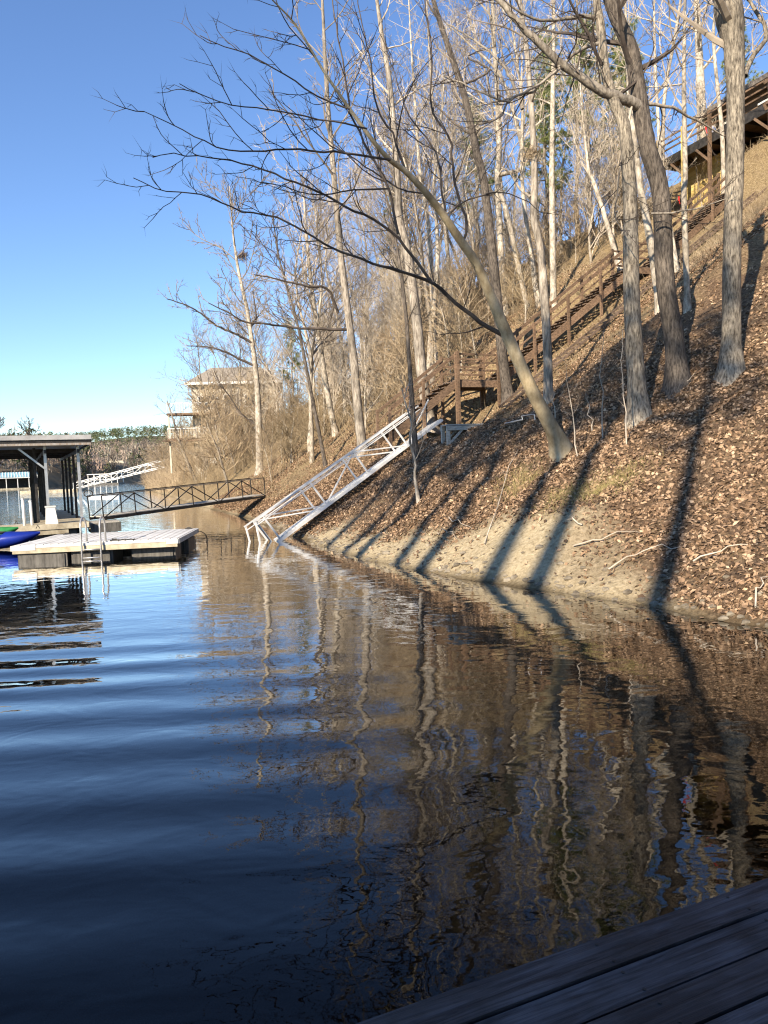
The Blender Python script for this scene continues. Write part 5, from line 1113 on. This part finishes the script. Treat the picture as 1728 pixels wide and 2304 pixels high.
    for i in range(11): bx(b, O, fr, 'post', (-L + .3 + i * 2.95, -.4, .2), (-L + .5 + i * 2.95, -.2, 3.21), M['white_paint']); bx(b, O, fr, 'post', (-L + .3 + i * 2.95, 6.0, .2), (-L + .5 + i * 2.95, 6.2, 3.45), M['metal_dark'])
    bx(b, O, fr, 'walkway', (-L, -1.2, -.1), (1.2, .3, .42), M['dock_tan']); bx(b, O, fr, 'back_wall', (-L, 6.25, .2), (.3, 6.4, 3.45), M['metal_dark'])
    # distant white ramp
    S = at(166, 1105, 135); S[2] = .5; E = at(356, 1052, 108); c = nrm(E - S); v = nrm(np.cross(c, AZ)); w = np.cross(v, c); Lr = np.linalg.norm(E - S); v = -v if v[1] > 0 else v
    g2 = thing('distant_ramp', 'long white truss ramp in the distance by the brushy point', 'gangway', S); nb = 8; Hh = 1.0
    for side in (0, 1):
        o = v * -1.0 * side
        for h in (0, Hh): m = MB(); m.beam(S + o + w * h, E + o + w * h, .10, .11, w); obj('chord', m, M['alu'], g2)
        for k in range(nb):
            p = S + o + c * Lr * k / nb; q = S + o + c * Lr * (k + 1) / nb; m = MB(); m.beam(p, p + w * Hh, .08, .08, c); obj('post', m, M['alu'], g2)
            m = MB(); m.beam(p + w * (Hh if k % 2 else 0), q + w * (0 if k % 2 else Hh), .07, .07, v); obj('diagonal', m, M['white_paint'], g2)
    fl = thing('floating_dock', 'small grey floating dock at the foot of the distant white ramp', 'dock', S - AZ * .5); m = MB(); m.box((-9, -2, -.2), (1.5, 2.2, .45), np.eye(3), S - AZ * .5); obj('deck', m, M['dock_tan'], fl); m = MB(); m.box((-8.8, -1.9, -.5), (1.3, 2.0, -.205), np.eye(3), S - AZ * .5); obj('float', m, M['float_black'], fl)
    # distant boat dock, house
    O2 = at(196, 1091, 250); O2[2] = 0; d = thing('distant_dock', 'white-railed boat dock far off by the point', 'boat dock', O2); I = np.eye(3)
    bx(d, O2, I, 'deck', (0, 0, -.2), (10.8, 6, .6), M['float_black']); bx(d, O2, I, 'roof', (.2, -.2, 3.6), (10.6, 6.2, 3.85), M['white_paint'])
    for i in range(6):
        for y in (.1, 5.7): bx(d, O2, I, 'post', (.3 + i * 2.0, y, .6), (.5 + i * 2.0, y + .2, 3.6), M['white_paint'])
    bx(d, O2, I, 'rail', (.2, -.1, 1.7), (10.6, 0, 1.9), M['white_paint'])
    O3 = at(236, 1062, 700); h = thing('distant_house', 'pale house among trees on the far shore', 'house', O3); gz = max(1.0, O3[2] - 1)
    bx(h, O3, I, 'wall', (0, 0, -4), (19, 10, 6), M['cream_siding']); m = MB(); m.add([O3 + np.array(p) for p in ((-1, -1, 6), (20, -1, 6), (20, 11, 6), (-1, 11, 6), (3, 5, 10.5), (16, 5, 10.5))], [(0, 1, 5, 4), (2, 3, 4, 5), (3, 2, 1, 0)], [(1, 2, 5), (3, 0, 4)]); obj('roof', m, M['dock_tan'], h)
    for x in (2, 7, 12.5): bx(h, O3, I, 'window', (x, -.15, .5), (x + 3, -.02, 3.5), M['glass'])
    O4 = at(272, 1077, 650); O4[2] = 0; t = thing('distant_shelter', 'tan low shelter at the far waterline', 'shelter', O4); bx(t, O4, I, 'wall', (1, 0, 0), (13, 4, 2.2), M['pot']); bx(t, O4, I, 'roof', (0, -1, 2.2), (14, 5, 3.2), M['dock_tan'])
build_far()
